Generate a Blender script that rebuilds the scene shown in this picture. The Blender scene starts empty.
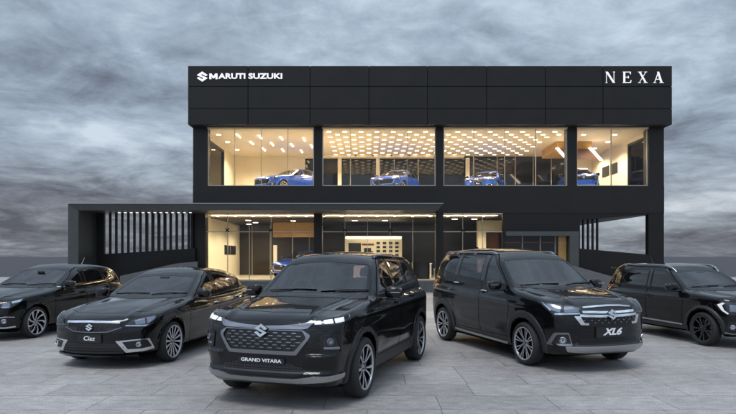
import bpy, bmesh, math, random
import numpy as np
from mathutils import Vector, Matrix
from mathutils.geometry import delaunay_2d_cdt

# ------------------------------------------------------------------ camera, sky, sun, exposure
scene = bpy.context.scene
C = scene.collection
CAM_H = 1.61
cam_data = bpy.data.cameras.new('camera')
cam = bpy.data.objects.new('camera', cam_data)
C.objects.link(cam)
cam.location = (0, 0, CAM_H)
cam.rotation_euler = (math.radians(90), 0, 0)
cam_data.sensor_width = 36.0
cam_data.lens = 589.0 / 736.0 * 36.0
cam_data.shift_y = 0.0673
cam_data.clip_start = 0.1
cam_data.clip_end = 6000
scene.camera = cam

scene.view_settings.view_transform = 'Standard'
scene.view_settings.look = 'None'
scene.view_settings.exposure = 0.0
scene.view_settings.gamma = 1.0
scene.view_settings.use_curve_mapping = False
scene.render.engine = 'CYCLES'
scene.cycles.use_denoising = True
scene.cycles.max_bounces = 8
scene.cycles.transparent_max_bounces = 12
scene.cycles.sample_clamp_indirect = 6.0
scene.cycles.caustics_reflective = False
scene.cycles.caustics_refractive = False

SUN_EL, SUN_AZ = math.radians(68), math.radians(208)      # azimuth from +Y (behind the building) towards +X

world = bpy.data.worlds.new('World')
scene.world = world
world.use_nodes = True
def build_world():
    nt = world.node_tree; N = nt.nodes; L = nt.links
    N.clear()
    def nd(t, **k):
        n = N.new(t)
        for a, b in k.items(): setattr(n, a, b)
        return n
    def mth(op, a, b=None, clamp=False):
        n = nd('ShaderNodeMath', operation=op); n.use_clamp = clamp
        for i, v in enumerate((a, b)):
            if v is None: continue
            if isinstance(v, (int, float)): n.inputs[i].default_value = v
            else: L.new(v, n.inputs[i])
        return n.outputs[0]
    out = nd('ShaderNodeOutputWorld')
    sky = nd('ShaderNodeTexSky', sky_type='NISHITA'); sky.sun_disc = False
    sky.sun_elevation = SUN_EL; sky.sun_rotation = SUN_AZ
    sky.air_density = 1.2; sky.dust_density = 2.0
    bg0 = nd('ShaderNodeBackground'); bg0.inputs[1].default_value = 0.10
    L.new(sky.outputs[0], bg0.inputs[0])
    tc = nd('ShaderNodeTexCoord')
    sep = nd('ShaderNodeSeparateXYZ'); L.new(tc.outputs['Generated'], sep.inputs[0])
    X, Y, Z = sep.outputs
    zz = mth('ADD', mth('MAXIMUM', Z, 0.0), 0.16)
    cx = mth('DIVIDE', X, zz); cy = mth('DIVIDE', Y, zz)
    cmb = nd('ShaderNodeCombineXYZ'); L.new(cx, cmb.inputs[0]); L.new(cy, cmb.inputs[1])
    def noise(scale, detail, rough, dist, off):
        mp = nd('ShaderNodeMapping'); mp.inputs['Location'].default_value = off
        L.new(cmb.outputs[0], mp.inputs[0])
        n = nd('ShaderNodeTexNoise'); n.inputs['Scale'].default_value = scale
        n.inputs['Detail'].default_value = detail; n.inputs['Roughness'].default_value = rough
        n.inputs['Distortion'].default_value = dist
        L.new(mp.outputs[0], n.inputs['Vector'])
        return n.outputs['Fac']
    n1 = noise(0.7, 3, 0.5, 0.4, (3.1, 1.7, 0))
    n2 = noise(2.2, 10, 0.62, 0.6, (7.3, 2.2, 0))
    n3 = noise(6.0, 10, 0.66, 0.35, (1.3, 9.2, 0))
    f = mth('ADD', mth('MULTIPLY', n1, 0.36), mth('ADD', mth('MULTIPLY', n2, 0.42), mth('MULTIPLY', n3, 0.24)))
    # thinner and thicker places in the deck, as directions in the sky
    nrm = nd('ShaderNodeVectorMath', operation='NORMALIZE'); L.new(tc.outputs['Generated'], nrm.inputs[0])
    def patch(d, size, amount):
        d = Vector(d).normalized()
        sb = nd('ShaderNodeVectorMath', operation='SUBTRACT'); L.new(nrm.outputs[0], sb.inputs[0]); sb.inputs[1].default_value = d
        dv = nd('ShaderNodeVectorMath', operation='DIVIDE'); L.new(sb.outputs[0], dv.inputs[0]); dv.inputs[1].default_value = size
        dt = nd('ShaderNodeVectorMath', operation='DOT_PRODUCT'); L.new(dv.outputs[0], dt.inputs[0]); L.new(dv.outputs[0], dt.inputs[1])
        return mth('MULTIPLY', mth('EXPONENT', mth('MULTIPLY', dt.outputs['Value'], -1.0)), amount)
    for d, size, amount in (((-.43, 1, .205), (.10, .2, .030), .085), ((.06, 1, .46), (.36, .4, .17), .11), ((.57, 1, .088), (.20, .3, .022), .10),
                            ((-.56, 1, .03), (.36, .4, .11), -.115), ((.58, 1, .030), (.25, .3, .032), -.12), ((-.50, 1, .31), (.22, .3, .07), -.045),
                            ((.45, 1, .30), (.26, .3, .12), .03), ((-.20, 1, .36), (.14, .3, .05), .03)):
        f = mth('ADD', f, patch(d, size, amount))
    ramp = nd('ShaderNodeValToRGB'); L.new(f, ramp.inputs[0])
    cr = ramp.color_ramp
    for p, c in ((0.33, (0.100, 0.118, 0.165)), (0.43, (0.18, 0.222, 0.29)), (0.50, (0.275, 0.35, 0.445)), (0.57, (0.39, 0.495, 0.615)), (0.68, (0.64, 0.77, 0.90))):
        e = cr.elements.new(p); e.color = (*c, 1)
    cr.elements.remove(cr.elements[0]); cr.elements.remove(cr.elements[-1])
    # the cloud deck is thinner and brighter overhead, greyer towards the horizon
    up = nd('ShaderNodeMapRange'); up.interpolation_type = 'SMOOTHSTEP'
    L.new(Z, up.inputs[0])
    for i, v in zip((1, 2, 3, 4), (0.30, 0.95, 1.0, 2.2)): up.inputs[i].default_value = v
    low = nd('ShaderNodeMapRange'); low.interpolation_type = 'SMOOTHSTEP'
    L.new(Z, low.inputs[0])
    for i, v in zip((1, 2, 3, 4), (0.0, 0.22, 0.92, 1.0)): low.inputs[i].default_value = v
    # unseen bright sky patches added behind and beside the camera to lift highlights
    added_glow = mth('ADD', mth('ADD', patch((-.25, -1, .45), (.75, .75, .38), 1.2), mth('ADD', patch((-1, -.25, .42), (.6, .5, .26), 1.6), patch((1, -.25, .42), (.6, .5, .26), 1.3))), 1.0)
    gain = mth('MULTIPLY', mth('MULTIPLY', up.outputs[0], low.outputs[0]), added_glow)
    warm = nd('ShaderNodeMapRange'); warm.interpolation_type = 'SMOOTHSTEP'; L.new(Z, warm.inputs[0])
    for i, v in zip((1, 2, 3, 4), (0.02, 0.26, 1.0, 0.25)): warm.inputs[i].default_value = v
    tint = nd('ShaderNodeMix'); tint.data_type = 'RGBA'; tint.blend_type = 'MULTIPLY'
    L.new(warm.outputs[0], tint.inputs['Factor']); L.new(ramp.outputs[0], tint.inputs['A']); tint.inputs['B'].default_value = (1.13, 1.0, 0.92, 1)
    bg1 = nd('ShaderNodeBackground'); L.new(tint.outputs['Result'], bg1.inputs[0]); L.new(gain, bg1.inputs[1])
    mask = nd('ShaderNodeMapRange'); L.new(n2, mask.inputs[0])
    for i, v in zip((1, 2, 3, 4), (0.35, 0.6, 0.98, 0.86)): mask.inputs[i].default_value = v
    mix = nd('ShaderNodeMixShader'); L.new(mask.outputs[0], mix.inputs[0])
    L.new(bg0.outputs[0], mix.inputs[1]); L.new(bg1.outputs[0], mix.inputs[2])
    L.new(mix.outputs[0], out.inputs[0])
build_world()

sun_data = bpy.data.lights.new('sun', 'SUN')
sun_data.energy = 1.5
sun_data.angle = math.radians(20)
sun_data.color = (1.0, 0.98, 0.96)
sun = bpy.data.objects.new('sun', sun_data)
C.objects.link(sun)
_sd = Vector((math.sin(SUN_AZ) * math.cos(SUN_EL), math.cos(SUN_AZ) * math.cos(SUN_EL), math.sin(SUN_EL)))
sun.rotation_euler = _sd.to_track_quat('Z', 'Y').to_euler()

# ------------------------------------------------------------------ helpers
def tag(o, label=None, cat=None, group=None, kind=None):
    if label: o['label'] = label
    if cat: o['category'] = cat
    if group: o['group'] = group
    if kind: o['kind'] = kind
    return o

def empty(name, loc=(0, 0, 0), rz=0.0):
    o = bpy.data.objects.new(name, None)
    o.empty_display_size = 0.2
    C.objects.link(o)
    o.location = loc
    o.rotation_euler = (0, 0, rz)
    return o

def link_mesh(name, me, mat=None, parent=None):
    o = bpy.data.objects.new(name, me)
    C.objects.link(o)
    if mat is not None: me.materials.append(mat)
    if parent is not None: o.parent = parent
    return o

def obj(name, bm, mat=None, parent=None, smooth=False):
    me = bpy.data.meshes.new(name)
    bmesh.ops.recalc_face_normals(bm, faces=bm.faces[:])
    bm.to_mesh(me); bm.free()
    if smooth:
        me.polygons.foreach_set('use_smooth', [True] * len(me.polygons))
        if smooth is not True: me.set_sharp_from_angle(angle=smooth)
    return link_mesh(name, me, mat, parent)

def box(bm, x0, x1, y0, y1, z0, z1):
    v = [bm.verts.new((x, y, z)) for x in (x0, x1) for y in (y0, y1) for z in (z0, z1)]
    fs = [bm.faces.new([v[i] for i in q]) for q in ((0, 1, 3, 2), (4, 6, 7, 5), (0, 4, 5, 1), (2, 3, 7, 6), (0, 2, 6, 4), (1, 5, 7, 3))]
    return v, fs

def rbox(bm, c, s, bev=0.02, rot=None, seg=3):
    """a rounded box, centre c, size s"""
    v, fs = box(bm, -s[0]/2, s[0]/2, -s[1]/2, s[1]/2, -s[2]/2, s[2]/2)
    es = list({e for f in fs for e in f.edges})
    r = bmesh.ops.bevel(bm, geom=es, offset=bev, segments=seg, affect='EDGES', profile=0.5)
    vs = set(v) & set(bm.verts) if False else {w for f in r['faces'] for w in f.verts}
    m = Matrix.Translation(c)
    if rot is not None: m = m @ rot.to_4x4()
    for w in vs: w.co = m @ w.co

def boxobj(name, dims, mat, parent=None, bev=0.0):
    bm = bmesh.new()
    box(bm, *dims)
    if bev: bmesh.ops.bevel(bm, geom=bm.edges[:], offset=bev, segments=2, affect='EDGES')
    return obj(name, bm, mat, parent)

def lathe(bm, prof, seg=48, M=None):
    """prof: list of (r, axial) ; axis = local y"""
    rings = []
    for r, a in prof:
        rings.append([bm.verts.new((r * math.cos(2*math.pi*i/seg), a, r * math.sin(2*math.pi*i/seg))) for i in range(seg)])
    for A, B in zip(rings, rings[1:]):
        for i in range(seg):
            j = (i + 1) % seg
            bm.faces.new((A[i], A[j], B[j], B[i]))
    return rings

def prism(bm, pts, d):
    """pts: list of 3-D points of a planar outline ; d : extrusion vector"""
    a = [bm.verts.new(p) for p in pts]
    b = [bm.verts.new(Vector(p) + Vector(d)) for p in pts]
    bm.faces.new(a); bm.faces.new(b[::-1])
    n = len(a)
    for i in range(n):
        j = (i + 1) % n
        bm.faces.new((a[j], a[i], b[i], b[j]))

def tube(bm, pts, r, seg=10, cap=True):
    pts = [Vector(p) for p in pts]
    rings = []
    for i, p in enumerate(pts):
        t = (pts[min(i+1, len(pts)-1)] - pts[max(i-1, 0)]).normalized()
        a = t.cross(Vector((0, 0, 1)))
        if a.length < 1e-3: a = t.cross(Vector((0, 1, 0)))
        a.normalize(); b = t.cross(a)
        rr = r[i] if isinstance(r, (list, tuple)) else r
        rings.append([bm.verts.new(p + a * rr * math.cos(2*math.pi*k/seg) + b * rr * math.sin(2*math.pi*k/seg)) for k in range(seg)])
    for A, B in zip(rings, rings[1:]):
        for k in range(seg):
            j = (k + 1) % seg
            bm.faces.new((A[k], A[j], B[j], B[k]))
    if cap:
        bm.faces.new(rings[0][::-1]); bm.faces.new(rings[-1])

# ------------------------------------------------------------------ materials
def material(name, color, rough=0.5, metal=0.0, coat=0.0, coat_rough=0.03, spec=0.5, emit=None, emit_s=0.0):
    m = bpy.data.materials.new(name); m.use_nodes = True
    b = m.node_tree.nodes['Principled BSDF']
    b.inputs['Base Color'].default_value = (*color, 1)
    b.inputs['Roughness'].default_value = rough
    b.inputs['Metallic'].default_value = metal
    b.inputs['Specular IOR Level'].default_value = spec
    b.inputs['Coat Weight'].default_value = coat
    b.inputs['Coat Roughness'].default_value = coat_rough
    if emit:
        b.inputs['Emission Color'].default_value = (*emit, 1)
        b.inputs['Emission Strength'].default_value = emit_s
    return m

def noisy(m, scale=4.0, amount=0.25, rough_amt=0.1, bump=0.0, bump_scale=None, stretch=(1, 1, 1), detail=6):
    """break up a material: object-space noise on colour, roughness and bump"""
    nt = m.node_tree; N = nt.nodes; L = nt.links
    b = N['Principled BSDF']
    base = tuple(b.inputs['Base Color'].default_value)[:3]
    tc = N.new('ShaderNodeTexCoord'); mp = N.new('ShaderNodeMapping')
    mp.inputs['Scale'].default_value = stretch
    L.new(tc.outputs['Object'], mp.inputs[0])
    n = N.new('ShaderNodeTexNoise'); n.inputs['Scale'].default_value = scale; n.inputs['Detail'].default_value = detail
    n.inputs['Roughness'].default_value = 0.6
    L.new(mp.outputs[0], n.inputs['Vector'])
    r = N.new('ShaderNodeMapRange'); L.new(n.outputs['Fac'], r.inputs[0])
    for i, v in zip((1, 2, 3, 4), (0.25, 0.75, 1 - amount, 1 + amount)): r.inputs[i].default_value = v
    mx = N.new('ShaderNodeMix'); mx.data_type = 'RGBA'; mx.blend_type = 'MULTIPLY'; mx.inputs['Factor'].default_value = 1
    mx.inputs['A'].default_value = (*base, 1)
    L.new(r.outputs[0], mx.inputs['B'])
    L.new(mx.outputs['Result'], b.inputs['Base Color'])
    r0 = b.inputs['Roughness'].default_value
    rr = N.new('ShaderNodeMapRange'); L.new(n.outputs['Fac'], rr.inputs[0])
    for i, v in zip((1, 2, 3, 4), (0.25, 0.75, max(0.0, r0 - rough_amt), min(1, r0 + rough_amt))): rr.inputs[i].default_value = v
    L.new(rr.outputs[0], b.inputs['Roughness'])
    if bump:
        n2 = N.new('ShaderNodeTexNoise'); n2.inputs['Scale'].default_value = bump_scale or scale * 6; n2.inputs['Detail'].default_value = 4
        L.new(mp.outputs[0], n2.inputs['Vector'])
        bp = N.new('ShaderNodeBump'); bp.inputs['Strength'].default_value = bump; bp.inputs['Distance'].default_value = 0.02
        L.new(n2.outputs['Fac'], bp.inputs['Height']); L.new(bp.outputs[0], b.inputs['Normal'])
    return m

def glass_material(name, tint, fres=1.45, rough=0.0, boost=1.0):
    """thin pane: tinted see-through plus mirror reflection by Fresnel"""
    m = bpy.data.materials.new(name); m.use_nodes = True
    nt = m.node_tree; N = nt.nodes; L = nt.links
    N.clear()
    out = N.new('ShaderNodeOutputMaterial'); mix = N.new('ShaderNodeMixShader')
    tr = N.new('ShaderNodeBsdfTransparent'); tr.inputs[0].default_value = (*tint, 1)
    gl = N.new('ShaderNodeBsdfGlossy'); gl.inputs['Roughness'].default_value = rough; gl.inputs['Color'].default_value = (boost, boost, boost, 1)
    fr = N.new('ShaderNodeFresnel'); fr.inputs['IOR'].default_value = fres
    L.new(fr.outputs[0], mix.inputs[0]); L.new(tr.outputs[0], mix.inputs[1]); L.new(gl.outputs[0], mix.inputs[2])
    L.new(mix.outputs[0], out.inputs[0])
    return m
MAT = {}
MAT['paint'] = material('black_paint', (0.0035, 0.0035, 0.004), 0.3, 0.0, coat=1.0, coat_rough=0.02, spec=0.05)
MAT['paint'].node_tree.nodes['Principled BSDF'].inputs['Coat IOR'].default_value = 1.42
MAT['blue_paint'] = material('blue_paint', (0.004, 0.055, 0.40), 0.3, 0.2, coat=1.0, coat_rough=0.04)
MAT['clad'] = noisy(material('black_plastic', (0.022, 0.021, 0.022), 0.55), 30, 0.2, 0.06, 0.12, 220)
MAT['gloss_black'] = material('gloss_black', (0.004, 0.004, 0.005), 0.12)
MAT['frit'] = material('frit', (0.004, 0.004, 0.005), 0.2)
MAT['shut'] = material('shut_line', (0.001, 0.001, 0.001), 0.9, spec=0.05)
MAT['chrome'] = material('chrome', (0.72, 0.73, 0.76), 0.12, 1.0)
MAT['satin'] = material('satin_metal', (0.42, 0.42, 0.44), 0.26, 1.0)
MAT['dark_chrome'] = material('dark_chrome', (0.26, 0.26, 0.28), 0.18, 1.0)
MAT['pillar'] = material('pillar_black', (0.03, 0.03, 0.034), 0.3, coat=0.5)
MAT['tyre'] = noisy(material('tyre', (0.018, 0.018, 0.019), 0.75), 40, 0.15, 0.05)
MAT['rim'] = material('machined_alloy', (0.60, 0.60, 0.63), 0.3, 0.65)
MAT['rim_dark'] = material('dark_alloy', (0.075, 0.075, 0.08), 0.32, 0.6)
MAT['disc'] = material('brake_disc', (0.16, 0.155, 0.15), 0.4, 1.0)
MAT['lens'] = glass_material('lamp_lens', (0.9, 0.92, 0.95), 1.5)
MAT['lamp_in'] = material('lamp_inside', (0.30, 0.31, 0.34), 0.25, 0.9)
MAT['lamp_dark'] = material('lamp_bezel', (0.03, 0.03, 0.034), 0.3)
MAT['drl'] = material('lit_lamp', (0.9, 0.9, 0.9), 0.3, emit=(0.95, 0.97, 1.0), emit_s=0.75)
MAT['glass'] = glass_material('car_glass', (0.50, 0.48, 0.62), 1.8)
MAT['side_glass'] = glass_material('car_side_glass', (0.30, 0.29, 0.38), 2.0)
MAT['cabin'] = material('cabin_trim', (0.05, 0.05, 0.055), 0.7)
MAT['seat'] = material('seat_cloth', (0.17, 0.165, 0.17), 0.8)
MAT['plate'] = material('plate_black', (0.012, 0.012, 0.013), 0.35)
MAT['white'] = material('white_lettering', (0.85, 0.85, 0.86), 0.4)
MAT['mesh'] = material('grille_mesh', (0.012, 0.012, 0.014), 0.45)
MAT['lamp_bright'] = material('bright_reflector', (0.75, 0.76, 0.80), 0.15, 0.85)
# ------------------------------------------------------------------ car bodies: an implicit surface per car
# FIELD BEGIN
def curve(pts):
    """monotone cubic through (x, v) points, flat outside"""
    P = sorted(pts); X = np.array([p[0] for p in P], float); V = np.array([p[1] for p in P], float)
    h = np.diff(X); d = np.diff(V) / h
    m = np.zeros(len(X))
    for i in range(1, len(X) - 1):
        if d[i-1] * d[i] > 0:
            w1, w2 = 2*h[i] + h[i-1], h[i] + 2*h[i-1]
            m[i] = (w1 + w2) / (w1/d[i-1] + w2/d[i])
    m[0], m[-1] = d[0], d[-1]
    def f(x):
        x = np.clip(x, X[0], X[-1])
        i = np.clip(np.searchsorted(X, x) - 1, 0, len(h) - 1)
        t = (x - X[i]) / h[i]
        t2, t3 = t*t, t*t*t
        return (2*t3 - 3*t2 + 1)*V[i] + (t3 - 2*t2 + t)*h[i]*m[i] + (-2*t3 + 3*t2)*V[i+1] + (t3 - t2)*h[i]*m[i+1]
    return f

def smax(a, b, k):
    h = np.maximum(k - np.abs(a - b), 0) / k
    return np.maximum(a, b) + h*h*k*0.25
def smin(a, b, k):
    h = np.maximum(k - np.abs(a - b), 0) / k
    return np.minimum(a, b) - h*h*k*0.25
def sstep(a, b, x):
    t = np.clip((x - a) / (b - a), 0, 1)
    return t*t*(3 - 2*t)

def make_field(S):
    hw, prof, top, bot = curve(S['hw']), curve(S['prof']), curve(S['top']), curve(S['bot'])
    nose, tail = curve(S['nose']), curve(S['tail'])
    G = S['gh']
    gw, roof, ws, rw, tum = curve(G['w']), curve(G['roof']), curve(G['ws']), curve(G['rw']), curve(G['tum'])
    creases = [(curve(c), a, s_up, s_dn, x0, x1) for c, a, s_up, s_dn, x0, x1 in S.get('creases', [])]
    FO, WB, RO, r, Ra = S['FO'], S['WB'], S['RO'], S['r'], S['Ra']
    bf, pf = S['bowf']; br, pr = S['bowr']
    ZS = S.get('zs', 1.0)
    W0 = max(v for _, v in S['hw'])
    def F(x, y, z):
        y = np.abs(y)
        z = np.where(z > .35, .35 + (z - .35)/ZS, z)
        w = hw(x) - prof(z)
        for c, a, su, sd, x0, x1 in creases:
            t = z - c(x)
            env = sstep(x0, x0 - 0.35, x) * sstep(x1, x1 + 0.35, x)
            w = w + a * env * np.where(t > 0, np.exp(-(t/su)**2), np.exp(-(t/sd)**2))
        # flares
        for xa in (0.0, -WB):
            d = np.hypot(x - xa, z - r)
            w = w + S['flare'] * (1 - sstep(Ra + S['fl_w']*0.75, Ra + S['fl_w']*1.05, d)) * sstep(0.95, 0.6, z)
        side = y - w
        yn = y / W0
        tp = z - (top(x) - S['crown'] * yn**2 + S.get('hood_ridge', 0) * np.exp(-((y - S.get('ridge_y', .6) + 0.10*sstep(-.4,.7,x))/.05)**2) * sstep(-.9, -.4, x))
        fr = x - (FO + nose(z) - bf * yn**pf)
        for z0, a, su, sd, y0, y1 in S.get('bumps', []):
            t = z - z0
            fr = fr - a * np.where(t > 0, np.exp(-(t/su)**2), np.exp(-(t/sd)**2)) * sstep(y0, y0+.10, y) * sstep(y1+.1, y1, y)
        re = -(WB + RO) - tail(z) + br * yn**pr - x
        f = smax(side, tp, S['k_top'])
        f = smax(f, fr * 0.9, S['k_front'])
        f = smax(f, re * 0.9, S['k_rear'])
        f = smax(f, bot(x) - z, 0.07)
        # greenhouse
        gs = y - (gw(x) - tum(z))
        gt = z - (roof(x) - G['rcrown'] * (y/0.6)**2)
        gws = (x - (ws(z) - G['wsbow'] * (y/0.7)**2)) * G['ws_n']
        grw = ((rw(z) + G['rwbow'] * (y/0.7)**2) - x) * G['rw_n']
        g = smax(gs, gt, G['k_roof'])
        g = smax(g, gws, G['k_ws'])
        g = smax(g, grw, G['k_rw'])
        g = np.maximum(g, 0.6 - z)
        f = smin(f, g, G['k_gh'])
        # wheel wells
        for xa in (0.0, -WB):
            d = np.hypot(x - xa, z - r) - Ra
            f = smax(f, -np.maximum(d, (0.45 - y)), 0.015)
        for ex in S.get('extra', []): f = ex(f, x, y, z)
        return f
    return F

def grad(F, P, e=0.004):
    x, y, z = P[:, 0], P[:, 1], P[:, 2]
    return np.stack([F(x+e, y, z) - F(x-e, y, z), F(x, y+e, z) - F(x, y-e, z), F(x, y, z+e) - F(x, y, z-e)], 1) / (2*e)

def cast(F, O, D, t0, t1, step=0.012):
    """first hit of rays O + t D, t in t0..t1 ; returns points and a hit mask"""
    n = len(O); D = np.broadcast_to(D, O.shape)
    ts = np.arange(t0, t1, step)
    prev = np.full(n, t0); hit = np.zeros(n, bool); lo = np.full(n, t0); hi = np.full(n, t1)
    best = np.full(n, 1e9); bt = np.full(n, t1)
    for t in ts:
        live = ~hit
        if not live.any(): break
        P = O[live] + D[live] * t
        f = F(P[:, 0], P[:, 1], P[:, 2])
        li = np.nonzero(live)[0]
        b = f < best[li]; best[li[b]] = f[b]; bt[li[b]] = t
        ins = li[f < 0]
        hit[ins] = True; hi[ins] = t; lo[ins] = t - step
    hi[~hit] = bt[~hit]; lo[~hit] = bt[~hit]
    for _ in range(14):
        mid = (lo + hi) / 2
        P = O + D * mid[:, None]
        f = F(P[:, 0], P[:, 1], P[:, 2])
        hi = np.where(f < 0, mid, hi); lo = np.where(f < 0, lo, mid)
    return O + D * ((lo + hi) / 2)[:, None], hit

def surface_nets(F, lo, hi, h):
    nx, nz = int((hi[0]-lo[0])/h) + 1, int((hi[2]-lo[2])/h) + 1
    ny = int(hi[1]/h) + 1
    gx = lo[0] + h*np.arange(nx); gy = h*(np.arange(ny) + 0.5); gz = lo[2] + h*np.arange(nz)
    V = np.empty((nx, ny, nz))
    for i0 in range(0, nx, 40):
        A, B, D = np.meshgrid(gx[i0:i0+40], gy, gz, indexing='ij')
        V[i0:i0+40] = F(A, B, D)
    V = np.concatenate([V[:, ::-1], V], 1); gy0 = -gy[-1]
    s = V < 0
    cnt = np.zeros((nx-1, 2*ny-1, nz-1), np.int8)
    for a in (0, 1):
        for b in (0, 1):
            for c in (0, 1):
                cnt += s[a:nx-1+a, b:2*ny-1+b, c:nz-1+c]
    act = np.argwhere((cnt > 0) & (cnt < 8))
    idx = np.full(cnt.shape, -1, np.int32); idx[tuple(act.T)] = np.arange(len(act))
    cs = np.array([(a, b, c) for a in (0, 1) for b in (0, 1) for c in (0, 1)])
    val = np.stack([V[act[:, 0]+c[0], act[:, 1]+c[1], act[:, 2]+c[2]] for c in cs], 1)
    sm = np.zeros((len(act), 3)); nn = np.zeros(len(act))
    for i in range(8):
        for j in range(i+1, 8):
            if abs(cs[i]-cs[j]).sum() != 1: continue
            cr = (val[:, i] < 0) != (val[:, j] < 0)
            t = np.where(cr, val[:, i] / np.where(cr, val[:, i]-val[:, j], 1), 0)
            sm += np.where(cr[:, None], cs[i] + (cs[j]-cs[i])*t[:, None], 0); nn += cr
    P = np.array([gx[0], gy0, gz[0]]) + h*(act + sm/nn[:, None])
    quads = []
    for ax in range(3):
        o = [0, 0, 0]; o[ax] = 1
        sa = s[:s.shape[0]-o[0], :s.shape[1]-o[1], :s.shape[2]-o[2]]; sb = s[o[0]:, o[1]:, o[2]:]
        E = np.argwhere(sa != sb)
        b1, b2 = (ax+1) % 3, (ax+2) % 3
        ok = (E[:, b1] > 0) & (E[:, b2] > 0) & (E[:, b1] < s.shape[b1]-1) & (E[:, b2] < s.shape[b2]-1)
        E = E[ok]; flip = sa[tuple(E.T)]
        q = []
        for d1, d2 in ((-1, -1), (0, -1), (0, 0), (-1, 0)):
            c = E.copy(); c[:, b1] += d1; c[:, b2] += d2
            q.append(idx[tuple(c.T)])
        q = np.stack(q, 1); q[~flip] = q[~flip][:, ::-1]
        quads.append(q)
    Q = np.concatenate(quads)
    for _ in range(3):
        f = F(P[:, 0], P[:, 1], P[:, 2]); g = grad(F, P)
        st = f / np.maximum((g*g).sum(1), 0.2)
        d = -g*st[:, None]; l = np.linalg.norm(d, axis=1, keepdims=True)
        P = P + d*np.minimum(1, 0.4*h/np.maximum(l, 1e-9))
    N = grad(F, P); N /= np.maximum(np.linalg.norm(N, axis=1, keepdims=True), 1e-9)
    return P, Q, N

def inpoly(poly, p):
    poly = np.asarray(poly); x, y = p[:, 0], p[:, 1]
    ins = np.zeros(len(p), bool); n = len(poly)
    for i in range(n):
        x1, y1 = poly[i]; x2, y2 = poly[(i+1) % n]
        if y1 == y2: continue
        c = ((y1 > y) != (y2 > y)) & (x < (x2-x1)*(y-y1)/(y2-y1) + x1)
        ins ^= c
    return ins
# FIELD END
# SPECS BEGIN
SPEC = {}
SPEC['gv'] = dict(FO=.86, WB=2.60, RO=.885, r=.345, Ra=.395, flare=.022, fl_w=.10,
    hw=[(.86,.72),(.6,.81),(.2,.855),(-.3,.868),(-2.3,.872),(-2.9,.86),(-3.3,.80),(-3.49,.72)],
    prof=[(.18,.10),(.3,.05),(.45,.03),(.7,.0),(.9,.0),(1.0,.012),(1.12,.05)],
    top=[(.8,.955),(.5,1.03),(.1,1.085),(-.4,1.135),(-1,1.10),(-2.6,1.13),(-3.5,1.12)], crown=.05, hood_ridge=.018, ridge_y=.60,
    bot=[(.86,.26),(.4,.20),(-3.0,.20),(-3.5,.32)],
    nose=[(.2,-.12),(.3,-.04),(.42,0),(.62,.0),(.75,-.012),(.88,-.04),(.98,-.09),(1.05,-.18)], bowf=(.21,2.8),
    tail=[(.25,-.08),(.45,0),(.8,-.02),(1.1,-.05)], bowr=(.2,2.6), k_top=.06, k_front=.08, k_rear=.16,
    bumps=[(.575,.035,.018,.07,.46,1.2),(.39,.03,.02,.09,-1,1.2)], creases=[([( .5,.93),(-3.4,1.0)], .018, .03, .09, .3, -3.3), ([(.3,.5),(-3,.52)], .012, .10,.05,-.6,-2.0)],
    gh=dict(w=[(-.3,.80),(-1,.815),(-2.2,.79),(-3.4,.68)], tum=[(1.0,-.01),(1.12,.0),(1.3,.065),(1.5,.155),(1.6,.21),(1.7,.29)],
        roof=[(-.9,1.59),(-1.2,1.645),(-1.7,1.68),(-2.4,1.665),(-3.0,1.62),(-3.45,1.54)], rcrown=.04,
        ws=[(1.0,-.20),(1.13,-.40),(1.35,-.70),(1.6,-1.03),(1.8,-1.34)], wsbow=0.07, ws_n=.55,
        rw=[(1.0,-3.46),(1.2,-3.40),(1.4,-3.33),(1.6,-3.22)], rwbow=.10, rw_n=.93, k_roof=.10, k_ws=.08, k_rw=.1, k_gh=.05))
SPEC['xl6'] = dict(FO=.86, WB=2.74, RO=.845, r=.32, Ra=.375, flare=.022, fl_w=.12,
    hw=[(.86,.70),(.6,.79),(.2,.84),(-.3,.855),(-2.5,.86),(-3.1,.84),(-3.45,.78),(-3.58,.72)],
    prof=[(.18,.10),(.3,.05),(.45,.03),(.7,.0),(.9,.005),(1.0,.02),(1.12,.06)],
    top=[(.8,.94),(.5,1.035),(.1,1.10),(-.35,1.15),(-1,1.08),(-2.6,1.12),(-3.6,1.14)], crown=.07, hood_ridge=.018, ridge_y=.60,
    bot=[(.86,.26),(.4,.19),(-3.0,.19),(-3.6,.32)],
    nose=[(.2,-.10),(.3,-.03),(.42,0),(.62,.01),(.75,.0),(.86,-.03),(.96,-.10),(1.05,-.2)], bowf=(.30,2.6),
    tail=[(.25,-.08),(.45,0),(.8,-.02),(1.1,-.05)], bowr=(.2,2.6), k_top=.065, k_front=.10, k_rear=.16,
    bumps=[(.37,.035,.02,.10,-1,1.2)], creases=[([( .4,.86),(-3.4,1.02)], .026, .035, .022, .2, -3.4), ([(0,.42),(-3,.60)], .016, .10,.05,-.5,-2.3)],
    gh=dict(w=[(-.3,.79),(-1,.805),(-2.7,.80),(-3.5,.72)], tum=[(1.0,-.01),(1.1,.0),(1.3,.05),(1.5,.115),(1.62,.18),(1.75,.30)],
        roof=[(-.9,1.64),(-1.2,1.70),(-1.8,1.765),(-2.4,1.77),(-3.0,1.74),(-3.55,1.66)], rcrown=.045,
        ws=[(1.0,-.12),(1.15,-.36),(1.35,-.65),(1.66,-1.08),(1.85,-1.38)], wsbow=0.06, ws_n=.53,
        rw=[(1.0,-3.56),(1.2,-3.50),(1.4,-3.43),(1.7,-3.30)], rwbow=.10, rw_n=.93, k_roof=.10, k_ws=.08, k_rw=.1, k_gh=.05))
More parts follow.
